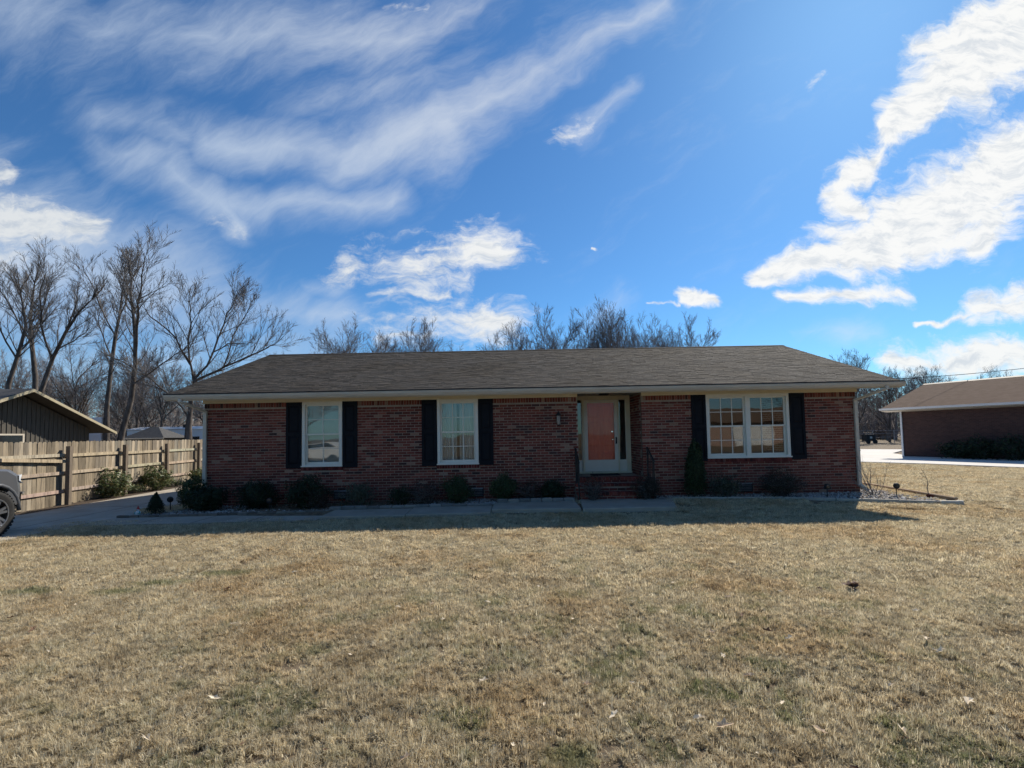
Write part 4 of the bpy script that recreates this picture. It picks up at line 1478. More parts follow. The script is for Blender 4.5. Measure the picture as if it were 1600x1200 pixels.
photo_tree(104, 38, [
    (.32, [(-37.37, 1.33), (-37.52, 5.9), (-36.79, 8.45), (-35.85, 11.02), (-34.88, 13.07), (-33.9, 14.3)]), (.2, [(-36.79, 8.45), (-37.2, 11.56), (-36.87, 14.16), (-36.3, 15.8)]),
    (.15, [(-35.85, 11.02), (-35.72, 13.61), (-35.88, 15.3)]), (.14, [(-36.46, 9.22), (-34.69, 9.96), (-33.43, 10.71)])],
    'bare tree slanting right above the neighbour gable peak')
photo_tree(105, 40, [
    (.35, [(-39.87, 1.32), (-40.07, 7.21), (-40.56, 10.47), (-40.81, 13.2), (-40.74, 15.5), (-40.65, 17.0)]), (.18, [(-40.56, 10.47), (-41.55, 12.67), (-42.33, 14.88), (-42.94, 16.0)]),
    (.14, [(-40.74, 12.66), (-39.89, 14.83), (-39.84, 16.2)])],
    'thick dark bare tree rising behind the ridge of left neighbour house')
photo_tree(106, 37, [
    (.30, [(-38.95, 1.39), (-39.13, 6.34), (-38.48, 8.82), (-38.07, 11.33), (-38.39, 13.37), (-38.71, 15.0)]), (.16, [(-38.81, 8.33), (-39.57, 11.36), (-40.14, 13.4)]),
    (.14, [(-38.48, 8.82), (-37.78, 10.32), (-37.45, 12.33)])],
    'leftmost bare tree at the photo edge behind left neighbour roof')
photo_tree(107, 55, [
    (.25, [(-50.94, 1.12), (-50.88, 6.25), (-50.08, 9.19), (-48.65, 11.02)]), (.15, [(-50.62, 7.72), (-48.96, 8.8), (-47.51, 9.89)])],
    'smaller bare tree farther back between two tall left trees', maxl=2, dens=(12, 9, 7))


def far_tree(seed, h, spread):
    T = Tree(seed, 0.0125)
    rng = T.r
    P = T.path(Vector((0, 0, -0.2)), Vector((0, 0, 1)), h * 0.34, 4, 0.04, 0.1)
    T.big.tube(P, [0.27, 0.24, 0.21, 0.19, 0.17], 7, False)
    for k in range(8):
        a = 2 * math.pi * k / 8 + rng.uniform(-0.3, 0.3)
        tilt = (0.15 + 0.85 * ((k * 5) % 8) / 7) * spread if k else 0.05
        st = P[rng.choice((2, 3, 4, 4))]
        d = Vector((math.cos(a) * math.sin(tilt), math.sin(a) * math.sin(tilt), math.cos(tilt)))
        L = h * rng.uniform(0.50, 0.60) * (1.02 - 0.18 * tilt)
        ps = T.path(st, d, L, 6, 0.10, 0.05)
        T.big.tube(ps, [0.085, 0.072, 0.06, 0.046, 0.034, 0.022, 0.010], 5, False)
        T.children(ps, 0.08, 0.02, L * 0.85, 0, 4, (17, 10, 7, 3), 1.1)
    return T


FAR = []
for k, (sd_, h, sp_) in enumerate(((201, 15, 0.9), (202, 15, 0.75), (203, 15, 1.05))):
    T = far_tree(sd_, h, sp_)
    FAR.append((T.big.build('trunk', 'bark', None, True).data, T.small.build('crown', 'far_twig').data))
    for o in [o for o in COL.objects if o.data in FAR[-1]]:
        bpy.data.objects.remove(o)


def put_far(i, loc, rz, sc, label, group):
    t = thing('far_tree', loc, label, 'tree', group)
    t.rotation_euler = (0, 0, rz)
    t.scale = (sc[0], sc[0], sc[1])
    for nm, me_ in zip(('trunk', 'crown'), FAR[i]):
        o = bpy.data.objects.new(nm, me_)
        COL.objects.link(o)
        o.parent = t
    return t


ft = random.Random(9)
RIDGE_TREES = [(-20.0, 60, 1.0, 1.16, 'rounded bare tree crown, leftmost above the roof ridge'), (-11.9, 60, .85, 1.13, 'sparse bare tree top above the middle window'),
               (0.6, 58, .85, 1.08, 'bare tree crown above the roof near the door, left of the tallest'), (4.6, 61, 1.0, 1.24, 'tallest bare tree crown above the roof ridge'),
               (12.0, 60, .95, 1.24, 'dense bare tree crown right of the tallest one above the roof'), (17.0, 62, .9, 1.22, 'pale twiggy tree top right of dense crown above roof'),
               (22.0, 60, .9, 1.12, 'rightmost bare tree crown above the long roof ridge'), (-22.8, 61, .7, 0.98, 'low twiggy crown at the left side of leftmost ridge crown'), (6.8, 59, .8, 1.10, 'bare crown overlapping the tallest tree on its right side'), (13.6, 58, .8, 1.14, 'bare crown overlapping the dense crown on its right side'), (-16.0, 64, .8, 1.0, 'low bare crown between the two left crowns above ridge'),
               (8.2, 64, .8, 1.12, 'thin bare crown filling the gap right of tallest tree'), (19.0, 65, .8, 1.05, 'faint bare crown second from right above the ridge')]
for k, (x, y, s1, s2, lb_) in enumerate(RIDGE_TREES):
    put_far(k % 3, (x, y, -0.1), ft.uniform(0, 6), (s1 * 1.25, s2 * 1.04), lb_, 'bare trees above the roof ridge')
for (x, y, s1, s2, lb_) in ((43, 60, .7, .82, 'bare tree peeping over the right roof corner'), (47, 60, .5, .66, 'thin bare tree right of house in front of the woods'),
                            (53, 62, .55, .70, 'bare tree rising behind the left end of brown roof'), (57, 66, .6, .74, 'bare tree behind the middle of brown roof'),
                            (64, 64, .6, .72, 'bare tree behind brown roof near photo edge')):
    put_far(ft.randrange(3), (x, y, -0.1), ft.uniform(0, 6), (s1 * 1.1, s2 * 1.0), lb_, 'bare trees behind the right neighbour house')
for (x, y, s1, s2, lb_) in ((-44, 70, .9, .8, 'faint bare tree beyond the white metal home'), (-52, 68, .9, .85, 'distant bare tree between the two tall trunks at left'),
                            (-58, 72, 1, .9, 'distant bare tree just right of the neighbour gable slope'), (-66, 72, 1, .85, 'distant bare tree behind the neighbour gable peak'),
                            (-37, 74, .9, .75, 'distant bare tree hidden behind the broad tree trunk'), (-72, 75, 1, .95, 'distant bare tree at the left photo edge')):
    put_far(ft.randrange(3), (x, y, -0.1), ft.uniform(0, 6), (s1, s2), lb_, 'distant bare trees at left')

for k, (x, y, s1, s2, lb_) in enumerate(((-54.5, 52, .85, .92, 'twiggy bare tree between the two leftmost trunks'), (-47.5, 52, .85, .95, 'twiggy bare tree behind the slanting left tree'),
                                         (-42.5, 54, .8, .88, 'twiggy bare tree left of the straight dark trunk'), (-36.5, 50, .8, .80, 'twiggy bare tree behind the grey shed roof'),
                                         (-32.0, 53, .85, .86, 'twiggy bare tree behind the broad spreading tree'), (-27.0, 56, .8, .84, 'twiggy bare tree just over the left roof slope'))):
    put_far((k * 2) % 3, (x, y, -0.1), 1.1 * k + 0.4, (s1, s2), lb_, 'middle distance bare trees at left')

# the far wood: stems and twigs that read as one mass
wg = np.random.default_rng(77)
def sticks(p, q, r_):
    d = q - p
    a = np.cross(d, np.array((0.3, 0.9, 0.1)))
    a /= np.linalg.norm(a, axis=1)[:, None] + 1e-9
    c = np.cross(d, a)
    c /= np.linalg.norm(c, axis=1)[:, None] + 1e-9
    ring = [p + (a * math.cos(2.0944 * k) + c * math.sin(2.0944 * k)) * r_[:, None] for k in range(3)]
    return np.stack(ring + [q], 1).reshape(-1, 3)


wv = []
for (x0, x1, y0, y1, n, hh) in ((44, 100, 66, 95, 520, 9.0), (-110, -26, 78, 100, 800, 9.5), (-28, 45, 75, 95, 120, 9.0)):
    p = np.stack([wg.uniform(x0, x1, n), wg.uniform(y0, y1, n), np.full(n, -0.3)], 1)
    h = hh * wg.uniform(0.5, 1.1, n)
    q = p + np.stack([wg.normal(0, 0.06, n) * h, wg.normal(0, 0.06, n) * h, h], 1)
    wv.append(sticks(p, q, wg.uniform(0.07, 0.2, n)))
    m_ = 30
    t_ = wg.uniform(0.05, 0.95, (n * m_, 1))
    pp, qq = np.repeat(p, m_, 0), np.repeat(q, m_, 0)
    s0 = pp + (qq - pp) * t_
    d = wg.normal(size=(n * m_, 3))
    d[:, 2] = np.abs(d[:, 2]) * 0.9 + 0.25
    d /= np.linalg.norm(d, axis=1)[:, None]
    L = wg.uniform(0.8, 2.6, (n * m_, 1)) * (1.15 - t_ * 0.6)
    wv.append(sticks(s0, s0 + d * L, np.full(n * m_, 0.035)))
    for i in range(4):
        s1 = s0 + d * L * wg.uniform(0.15, 0.85, (n * m_, 1))
        wv.append(sticks(s1, s1 + (d + wg.normal(0, 0.6, (n * m_, 3))) * L * 0.42, np.full(n * m_, 0.024)))
wv = np.concatenate(wv)
i_ = np.arange(len(wv) // 4)[:, None, None] * 4
wf = (i_ + np.array([(0, 1, 3), (1, 2, 3), (2, 0, 3)])[None]).reshape(-1, 3)
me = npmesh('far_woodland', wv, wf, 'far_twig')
o = bpy.data.objects.new('far_woodland', me)
COL.objects.link(o)
tag(o, 'grey brown leafless wood along the horizon', 'woodland', kind='stuff')

# ------------------------------------------------------------------ shrubs
def foliage(seed, n, half, leaf, tints, shell=0.45, upright=0.0, flat_bottom=True, lump=0.28, shape=None):
    """leaf blades spread through an uneven crown; returns verts, faces, tint"""
    q = np.random.default_rng(seed)
    d = q.normal(size=(n, 3))
    d /= np.linalg.norm(d, axis=1)[:, None]
    rad = (shell + (1 - shell) * q.random(n)) ** 0.8
    ph = q.uniform(0, 6.28, 6)
    bump = 1 + lump * (np.sin(d[:, 0] * 5 + ph[0]) * np.sin(d[:, 2] * 4 + ph[1]) + 0.6 * np.sin(d[:, 1] * 7 + ph[2] + d[:, 0] * 3))
    c = d * (rad * bump)[:, None] * np.array(half)
    if flat_bottom:
        c[:, 2] = np.where(c[:, 2] < -half[2] * 0.9, -half[2] * 0.9, c[:, 2])
    if shape is not None:
        c = shape(c)
    nrm = d + q.normal(0, 0.7, (n, 3))
    nrm /= np.linalg.norm(nrm, axis=1)[:, None]
    a = np.cross(nrm, q.normal(size=(n, 3)))
    a[:, 2] += upright * np.abs(q.normal(1, 0.3, n))
    a /= np.linalg.norm(a, axis=1)[:, None]
    b_ = np.cross(nrm, a)
    L = leaf[0] * q.uniform(0.6, 1.3, n)[:, None]
    w = leaf[1] * q.uniform(0.7, 1.2, n)[:, None]
    V = np.stack([c - a * L / 2, c + b_ * w / 2, c + a * L / 2 + nrm * L * 0.12, c - b_ * w / 2], 1)
    F = (np.arange(n)[:, None] * 4 + np.array([0, 1, 2, 3])[None])
    t = np.array(tints)[q.integers(0, len(tints), n)] * q.uniform(0.65, 1.35, (n, 1))
    return V.reshape(-1, 3), F, np.repeat(t, 4, 0)


EVER = [(0.045, 0.075, 0.028), (0.035, 0.062, 0.026), (0.06, 0.09, 0.035)]
DARK = [(0.022, 0.042, 0.020), (0.03, 0.05, 0.022), (0.018, 0.034, 0.018)]
RUST = [(0.06, 0.030, 0.022), (0.045, 0.028, 0.020), (0.075, 0.04, 0.028), (0.035, 0.035, 0.02)]
PHOT = [(0.09, 0.125, 0.045), (0.12, 0.15, 0.06), (0.07, 0.10, 0.035), (0.20, 0.22, 0.12), (0.16, 0.13, 0.05)]
GREYG = [(0.10, 0.115, 0.085), (0.13, 0.14, 0.10), (0.07, 0.085, 0.06)]


def shrub(name, x, y, z, half, n, leaf, tints, label, group, stems=5, twigs=0, **kw):
    seed = int(abs(x * 1000 + y * 37)) + 5
    t = thing(name, (x, y, z), label, 'shrub', group)
    if group == GB:
        n = int(n * 1.5)
        half = tuple(h * 1.12 for h in half)
        leaf = tuple(l * 1.2 for l in leaf)
    V, F, tt = foliage(seed, n, half, leaf, tints, **kw)
    V = V + np.array((0, 0, half[2] * 0.95))
    me_ = npmesh('foliage', V, F, 'leaf_green', tt)
    o = bpy.data.objects.new('foliage', me_)
    COL.objects.link(o)
    o.parent = t
    b = MB()
    q = random.Random(seed)
    for k in range(stems):
        a = q.uniform(0, 6.28)
        r_ = q.uniform(0.2, 0.75)
        p = Vector((x, y, z - 0.08))
        e = p + Vector((math.cos(a) * half[0] * r_, math.sin(a) * half[1] * r_, half[2] * q.uniform(1.1, 1.8)))
        mid_ = p.lerp(e, 0.5) + Vector((q.gauss(0, .03), q.gauss(0, .03), 0))
        b.tube([p, mid_, e], [0.012, 0.008, 0.004], 4, False)
        for j in range(twigs):
            s__ = p.lerp(e, q.uniform(0.3, 0.95))
            b.tube([s__, s__ + Vector((q.gauss(0, .5) * half[0], q.gauss(0, .5) * half[1], q.uniform(0.05, 0.5) * half[2]))], [0.005, 0.002], 3, False)
    b.build('stem', 'twig', t)
    return t


GB = 'shrubs in the gravel bed along the house'
BY = 12.32
shrub('evergreen_shrub', -8.22, 12.35, -0.03, (0.29, 0.29, 0.36), 3200, (0.045, 0.022), EVER, 'clipped dark evergreen shrub at the left house corner below downspout', GB)
shrub('evergreen_shrub', -7.62, 12.02, -0.08, (0.40, 0.36, 0.29), 3200, (0.045, 0.022), DARK, 'wide low dark shrub second from left house corner', GB)
shrub('evergreen_shrub', -6.48, 12.22, -0.08, (0.43, 0.38, 0.34), 3600, (0.045, 0.022), DARK, 'round dark shrub against bricks left of the first window', GB)
shrub('evergreen_shrub', -5.20, 12.10, -0.08, (0.46, 0.42, 0.37), 3800, (0.045, 0.022), DARK, 'large round dark shrub under the left window', GB)
shrub('twiggy_shrub', -4.82, 11.95, -0.08, (0.28, 0.26, 0.26), 1300, (0.03, 0.014), RUST, 'small rusty shrub in front of the large shrub under left window', GB, 9, 10)
shrub('leafy_shrub', -3.93, 12.28, -0.07, (0.38, 0.32, 0.29), 620, (0.11, 0.022), GREYG, 'loose grey-green long-leaved shrub right of the first foundation vent', GB, 10, 4, shell=0.2, upright=1.2)
shrub('leafy_shrub', -2.88, 12.25, -0.06, (0.33, 0.30, 0.23), 520, (0.10, 0.020), DARK, 'small spiky dark plant between the two single windows', GB, 10, 4, shell=0.2, upright=1.4)
shrub('twiggy_shrub', -2.22, 12.24, -0.06, (0.40, 0.34, 0.30), 1500, (0.03, 0.014), RUST, 'rusty brown twiggy shrub left of boxy evergreen', GB, 14, 12)
shrub('evergreen_shrub', -1.44, 12.28, -0.05, (0.34, 0.32, 0.33), 3400, (0.035, 0.018), EVER, 'boxy clipped evergreen shrub under the middle window', GB)
shrub('evergreen_shrub', -0.27, 12.36, -0.02, (0.32, 0.30, 0.32), 2900, (0.04, 0.02), EVER, 'upright evergreen shrub right of the second foundation vent', GB)
shrub('twiggy_shrub', 0.40, 12.40, -0.02, (0.34, 0.28, 0.25), 1300, (0.03, 0.014), RUST, 'low rusty shrub under the coach lamp', GB, 12, 10)
shrub('evergreen_shrub', 1.0, 12.42, -0.02, (0.29, 0.27, 0.25), 2300, (0.04, 0.02), DARK, 'small dark evergreen shrub just left of the stoop', GB)
shrub('twiggy_shrub', 1.98, 12.02, 0.0, (0.26, 0.20, 0.29), 1000, (0.03, 0.014), RUST, 'reddish twiggy shrub in front of the left stoop railing', GB, 12, 10)
shrub('twiggy_shrub', 3.34, 12.05, 0.0, (0.34, 0.24, 0.28), 2200, (0.032, 0.015), [(0.04, 0.035, 0.024), (0.03, 0.028, 0.02)], 'round dark brown shrub in front of the right stoop railing', GB, 12, 8)
shrub('leafy_shrub', 5.4, 12.36, -0.03, (0.44, 0.32, 0.28), 900, (0.09, 0.016), GREYG + DARK, 'grassy dark shrub under the left half of the double window', GB, 16, 4, shell=0.15, upright=1.5)
shrub('twiggy_shrub', 6.80, 12.28, -0.05, (0.50, 0.38, 0.34), 3000, (0.032, 0.015), [(0.05, 0.035, 0.024), (0.035, 0.03, 0.02), (0.03, 0.036, 0.02)], 'wide dark brown shrub under the right half of the double window', GB, 18, 10)
# slim conifer, narrow cone leaning a little
t = thing('conifer', (4.64, 12.38, -0.03), 'tall slim dark green conifer beside the left shutter of the double window', 'conifer', GB)
def cone_shape(h, knots, radii, lean=0.0):
    def f(c):
        z = np.clip((c[:, 2] + 1.05) / 2.1, 0, 1)
        ring = np.maximum(0.22, np.sqrt(np.clip(1 - (2 * z - 1) ** 2, 0.05, 1)))
        k = np.interp(z, knots, radii) / ring
        return np.stack([c[:, 0] * k + lean * z, c[:, 1] * k, z * h], 1)
    return f


V, F, tt = foliage(31, 8500, (1, 1, 1), (0.075, 0.022), DARK + EVER, shell=0.4, upright=1.3, flat_bottom=False, lump=0.10, shape=cone_shape(1.55, [0, .08, .45, .8, 1], [.20, .27, .26, .17, .03], 0.06))
me = npmesh('foliage', V, F, 'leaf_green', tt)
o = bpy.data.objects.new('foliage', me)
COL.objects.link(o)
o.parent = t
MB().tube([(4.64, 12.38, -0.1), (4.66, 12.38, 0.7), (4.69, 12.38, 1.5)], [0.03, 0.02, 0.006], 6).build('trunk', 'bark', t)
# small dark cone at the bed's left tip
t = thing('conifer', (-8.60, 11.62, -0.07), 'small dark cone-shaped evergreen at the left tip of the gravel bed', 'conifer', GB)
V, F, tt = foliage(32, 3600, (1, 1, 1), (0.04, 0.018), DARK, shell=0.4, flat_bottom=False, lump=0.08, shape=cone_shape(0.54, [0, .15, .6, 1], [.20, .22, .13, .02]))
me = npmesh('foliage', V, F, 'leaf_green', tt)
o = bpy.data.objects.new('foliage', me)
COL.objects.link(o)
o.parent = t
MB().tube([(-8.6, 11.62, -0.12), (-8.6, 11.62, 0.4)], [0.02, 0.006], 5).build('trunk', 'bark', t)
# shrubs along the fence
GF = 'green shrubs along the wooden fence'
shrub('leafy_shrub', -13.0, 15.55, -0.08, (0.62, 0.55, 0.44), 2600, (0.10, 0.045), PHOT, 'wide green shrub along the fence, nearest of the three', GF, 10, 4)
shrub('leafy_shrub', -12.95, 17.5, -0.08, (0.54, 0.50, 0.44), 2000, (0.10, 0.045), PHOT, 'rounded green shrub along the fence, middle of the three', GF, 10, 4)
shrub('leafy_shrub', -13.15, 20.3, -0.08, (0.42, 0.42, 0.30), 1200, (0.10, 0.045), PHOT, 'smallest green shrub along the fence by the house corner', GF, 8, 4)
shrub('leafy_shrub', -13.35, 14.9, -0.08, (0.34, 0.30, 0.17), 420, (0.09, 0.03), PHOT + GREYG, 'low straggly weeds at fence foot beside the nearest green shrub', 'low weeds at the fence foot', 8, 4, shell=0.1, upright=0.8)
shrub('leafy_shrub', -13.1, 16.6, -0.08, (0.40, 0.30, 0.18), 520, (0.09, 0.03), PHOT + GREYG, 'low straggly weeds at fence foot between the two larger shrubs', 'low weeds at the fence foot', 8, 4, shell=0.1, upright=0.8)
shrub('leafy_shrub', -13.2, 18.7, -0.08, (0.40, 0.30, 0.15), 420, (0.09, 0.03), DARK + PHOT, 'low straggly weeds at fence foot behind the middle green shrub', 'low weeds at the fence foot', 8, 4, shell=0.1, upright=0.8)
# dark evergreens against the right neighbour
for k, (a_, s__) in enumerate(((2.9, 0.5), (4.0, 0.62), (5.3, 0.66))):
    p = NP + ND * a_ - NN * 0.8
    shrub('evergreen_shrub', p.x, p.y, -0.08, (0.8, 0.7, s__), 1500, (0.12, 0.06), DARK, ('leftmost', 'middle', 'rightmost')[k] + ' dark evergreen against the right neighbour brick wall', 'shrubs against the right neighbour wall')

# bare shrub and sapling in the right bed
def bare_shrub(name, x, y, z, n, h, spread, label):
    t = thing(name, (x, y, z), label, 'shrub')
    q = random.Random(int(x * 100))
    for k in range(n):
        a = q.uniform(0, 6.28)
        b = MB()
        p = Vector((x + q.gauss(0, .03), y + q.gauss(0, .03), z - 0.05))
        d = Vector((math.cos(a) * spread, math.sin(a) * spread, 1.0)).normalized()
        T = Tree(q.randrange(9999), 0.004)
        T.r = q
        ps = T.path(p, d, h * q.uniform(0.6, 1.1), 5, 0.13, 0.0)
        T.big.tube(ps, [0.010, 0.009, 0.008, 0.006, 0.005, 0.003], 4, False)
        T.children(ps, 0.009, 0.003, h * 0.75, 1, 3, (6, 6, 4, 3))
        T.big.v += [v for v in T.small.v]
        off = len(T.big.v) - len(T.small.v)
        T.big.f += [tuple(i + off for i in f) for f in T.small.f]
        T.big.t += T.small.t
        T.big.build('stem', 'twig', t)
    return t


bare_shrub('bare_shrub', 9.02, 12.15, -0.05, 8, 1.2, 0.5, 'leafless shrub with thin pale stems at the right house corner')
bare_shrub('bare_sapling', 9.98, 11.75, -0.05, 1, 1.15, 0.05, 'single thin leafless sapling in the tip of the right gravel bed')
shrub('twiggy_shrub', 10.0, 11.62, -0.06, (0.09, 0.09, 0.07), 160, (0.05, 0.03), [(0.11, 0.03, 0.03), (0.08, 0.03, 0.025)], 'tiny red-leaved plant near the tip of the right gravel bed', 'small plants in the right bed', 4)
b = MB()
b.lathe((9.22, 12.12, -0.05), [(0.235, 0), (0.235, 0.05), (0.222, 0.055), (0.215, 0.03), (0.05, 0.025)], 22)
solo(b, 'tree_ring', (9.22, 12.12, -0.05), 'black_plastic', 'black rubber ring lying round the leafless shrub at the right corner', 'tree ring')


def path_light(x, y, z, h, label):
    t = thing('path_light', (x, y, z), label, 'path light', 'round solar lights on stakes')
    MB().tube([(x, y, z - 0.1), (x, y, z + h)], 0.010, 6).build('stake', 'black_plastic', t)
    hd = MB().lathe((x, y - 0.02, z + h + 0.055), [(0.03, 0.04), (0.070, 0.028), (0.075, 0.0), (0.068, -0.02), (0.03, -0.03)], 14, 'y').build('lamp_head', 'black_plastic', t)
    MB().lathe((x, y - 0.051, z + h + 0.055), [(0.045, 0.0), (0.045, -0.006), (0.02, -0.008)], 12, 'y').build('lens', 'dark_glass', hd)


path_light(-8.58, 12.1, -0.06, 0.23, 'round black stake light left of the corner shrub beside driveway')
path_light(7.84, 12.1, -0.06, 0.25, 'round black stake light in shade left of the right downspout')
path_light(9.45, 11.95, -0.06, 0.25, 'round black stake light in sunlit gravel right of the house')
path_light(-6.0, 11.9, -0.08, 0.20, 'round black stake light hidden among dark shrubs at left')

# little garden figure
t = thing('garden_gnome', (-8.86, 11.42, -0.04), 'small white and teal garden figurine with red cap at bed tip', 'figurine')
gx_, gy_ = -8.86, 11.42
MB().lathe((gx_, gy_, -0.06), [(0.05, 0), (0.062, 0.02), (0.058, 0.07), (0.035, 0.115)], 12).build('body', 'figure_white', t, True)
MB().lathe((gx_, gy_ - 0.004, 0.05), [(0.012, -0.002), (0.030, 0.015), (0.032, 0.035), (0.02, 0.055)], 12).build('head', 'figure_white', t, True)
MB().lathe((gx_, gy_, 0.09), [(0.036, 0), (0.026, 0.03), (0.004, 0.085)], 12).build('hat', 'figure_red', t, True)
for sg in (-1, 1):
    MB().tube([(gx_ + sg * 0.04, gy_ - 0.01, 0.035), (gx_ + sg * 0.062, gy_ - 0.03, 0.0), (gx_ + sg * 0.03, gy_ - 0.055, -0.01)], [0.016, 0.015, 0.011], 7).build('arm', 'figure_teal', t, True)
    MB().lathe((gx_ + sg * 0.03, gy_ - 0.055, -0.075), [(0.02, 0), (0.026, 0.012), (0.014, 0.035)], 8).build('boot', 'figure_teal', t, True)

# ------------------------------------------------------------------ grey pickup, nose in the frame
def pickup():
    H = R(96)
    org = Vector((-9.90, 9.12, -0.075))
    t = thing('pickup_truck', org, 'grey pickup truck with machined alloy wheels, only its nose in frame at left', 'truck')
    FWX, RWX, HW = 1.62, -2.05, 0.94       # axle x (local, forward +x), half width
    base = Vector((-FWX, HW - 0.10, 0))    # so that the near front wheel sits on org

    def L(p):
        return org + Vector(p) + base

    def put(mb, name, m_, parent=t, smooth=False):
        mb.v = [tuple(L(v)) for v in mb.v]
        return mb.build(name, m_, parent, smooth)

    WR, AR = 0.405, 0.49

    def arch(cx, n=10, z0=0.40):
        a0 = math.asin(max(-1, min(1, (z0 - WR) / AR)))
        return [(cx + AR * math.cos(a), WR + AR * math.sin(a)) for a in [a0 + (math.pi - 2 * a0) * i / n for i in range(n + 1)]]
    # lower body with wheel arches, lofted across the width for rounded shoulders
    prof = [(2.33, 0.52), (2.36, 0.80), (2.30, 1.06), (2.12, 1.17), (1.2, 1.24), (0.85, 1.27), (-3.25, 1.29), (-3.27, 0.52), (-2.65, 0.50)]
    prof += [(x, z) for x, z in arch(RWX)][::-1] + [(-1.45, 0.46), (1.02, 0.46)] + [(x, z) for x, z in arch(FWX)][::-1] + [(2.2, 0.50)]
    secs = [(-HW, 0.93, 0.17), (-HW + 0.03, 0.965, 0.12), (-HW + 0.09, 0.99, 0.075), (-HW + 0.20, 1.0, 0.03), (-0.35, 1.01, 0.0), (0.35, 1.01, 0.0), (HW - 0.20, 1.0, 0.03), (HW - 0.09, 0.99, 0.075), (HW - 0.03, 0.965, 0.12), (HW, 0.93, 0.17)]
    b = MB()
    n = len(prof)
    for (y, k, fs) in secs:
        for (x, z) in prof:
            zz = 0.75 + (z - 0.75) * (k if z > 0.9 else 1)
            xx = x - fs * (1.6 if x > 2.0 else 0.0)
            b.v.append((xx, y, zz))
    for s_ in range(len(secs) - 1):
        for i in range(n):
            j = (i + 1) % n
            b.f.append((s_ * n + i, s_ * n + j, (s_ + 1) * n + j, (s_ + 1) * n + i))
    b.f.append(tuple(reversed(range(n))))
    b.f.append(tuple((len(secs) - 1) * n + i for i in range(n)))
    b.t = [(1, 1, 1)] * len(b.v)
    body = put(b, 'body', 'truck_paint')
    # wheel arch flares
    for cx in (FWX, RWX):
        for sg in (-1, 1):
            b = MB()
            pts = [(cx + (AR + 0.02) * math.cos(a), sg * (HW - 0.015), WR + (AR + 0.02) * math.sin(a)) for a in [math.pi * i / 12 for i in range(13)]]
            b.tube(pts, 0.035, 6)
            put(b, 'arch_flare', 'truck_paint', body, True)
            b = MB()
            b.lathe((cx, sg * (HW - 0.32), WR + 0.02), [(AR - 0.02, 0), (AR - 0.02, 0.02)], 20, 'y')
            put(b, 'wheel_well', 'black_plastic', body)
    b = MB()
    b.prism([(0.95, -0.80, 1.27), (0.25, -0.70, 1.82), (-1.1, -0.70, 1.86), (-1.35, -0.80, 1.29)], (0, 0, 0))
    b.v = []; b.f = []; b.t = []
    pr = [(0.95, 1.25), (0.25, 1.82), (0.1, 1.86), (-1.1, 1.87), (-1.2, 1.84), (-1.38, 1.27)]
    for (y, ) in ((-0.86,), (0.86,)):
        for x, z in pr:
            yy = y * (1 - 0.22 * max(0, (z - 1.3) / 0.6))
            b.v.append((x, yy, z))
    m_ = len(pr)
    b.f = [tuple(range(m_)), tuple(reversed(range(m_, 2 * m_)))] + [(i, (i + 1) % m_, m_ + (i + 1) % m_, m_ + i)[::-1] for i in range(m_)]
    b.t = [(1, 1, 1)] * len(b.v)
    cab = put(b, 'cab', 'truck_paint')
    for sg in (-1, 1):
        b = MB()
        y0, y1 = sg * 0.862, sg * 0.712
        b.v = [(0.72, y0, 1.32), (-1.2, y0, 1.32), (-1.08, y1, 1.78), (0.2, y1, 1.78)]
        b.f = [(0, 1, 2, 3)]
        b.t = [(1, 1, 1)] * 4
        put(b, 'side_window', 'dark_glass', cab)
        b = MB()
        b.box(0.55, 0.75, sg * 0.9 if sg > 0 else -1.10, 1.10 if sg > 0 else -0.9, 1.26, 1.46)
        put(b, 'mirror', 'black_plastic', cab)
    b = MB()
    b.v = [(0.91, -0.76, 1.30), (0.91, 0.76, 1.30), (0.30, 0.64, 1.80), (0.30, -0.64, 1.80)]
    b.f = [(0, 1, 2, 3)]
    b.t = [(1, 1, 1)] * 4
    put(b, 'windscreen', 'dark_glass', cab)
    b = MB()
    b.prism([(2.26, -0.84, 0.44), (2.44, -0.70, 0.44), (2.50, -0.3, 0.44), (2.50, 0.3, 0.44), (2.44, 0.70, 0.44), (2.26, 0.84, 0.44)], (0, 0, 0.26))
    put(b, 'bumper', 'black_plastic')
    b = MB()
    b.prism([(2.20, -0.925, 0.70), (2.30, -0.88, 0.70), (2.45, -0.70, 0.70), (2.51, -0.3, 0.70), (2.51, 0.3, 0.70), (2.45, 0.7, 0.70), (2.30, 0.88, 0.70), (2.2, 0.9, 0.70)], (0, 0, 0.045))
    put(b, 'bumper_trim', 'chrome')
    b = MB()
    b.box(2.34, 2.40, -0.55, 0.55, 0.76, 1.04)
    gr = put(b, 'grille', 'black_plastic')
    for k in range(4):
        put(MB().box(2.401, 2.415, -0.54, 0.54, 0.79 + k * 0.065, 0.815 + k * 0.065), 'grille_bar', 'chrome', gr)
    for sg in (-1, 1):
        b = MB()
        b.prism([(2.335, sg * 0.57, 0.86), (2.22, sg * 0.885, 0.90), (2.10, sg * 0.935, 0.95), (2.10, sg * 0.932, 1.05), (2.20, sg * 0.88, 1.06), (2.32, sg * 0.57, 1.04)], (0.02, sg * 0.006, 0))
        put(b, 'headlight', 'lamp_lens')
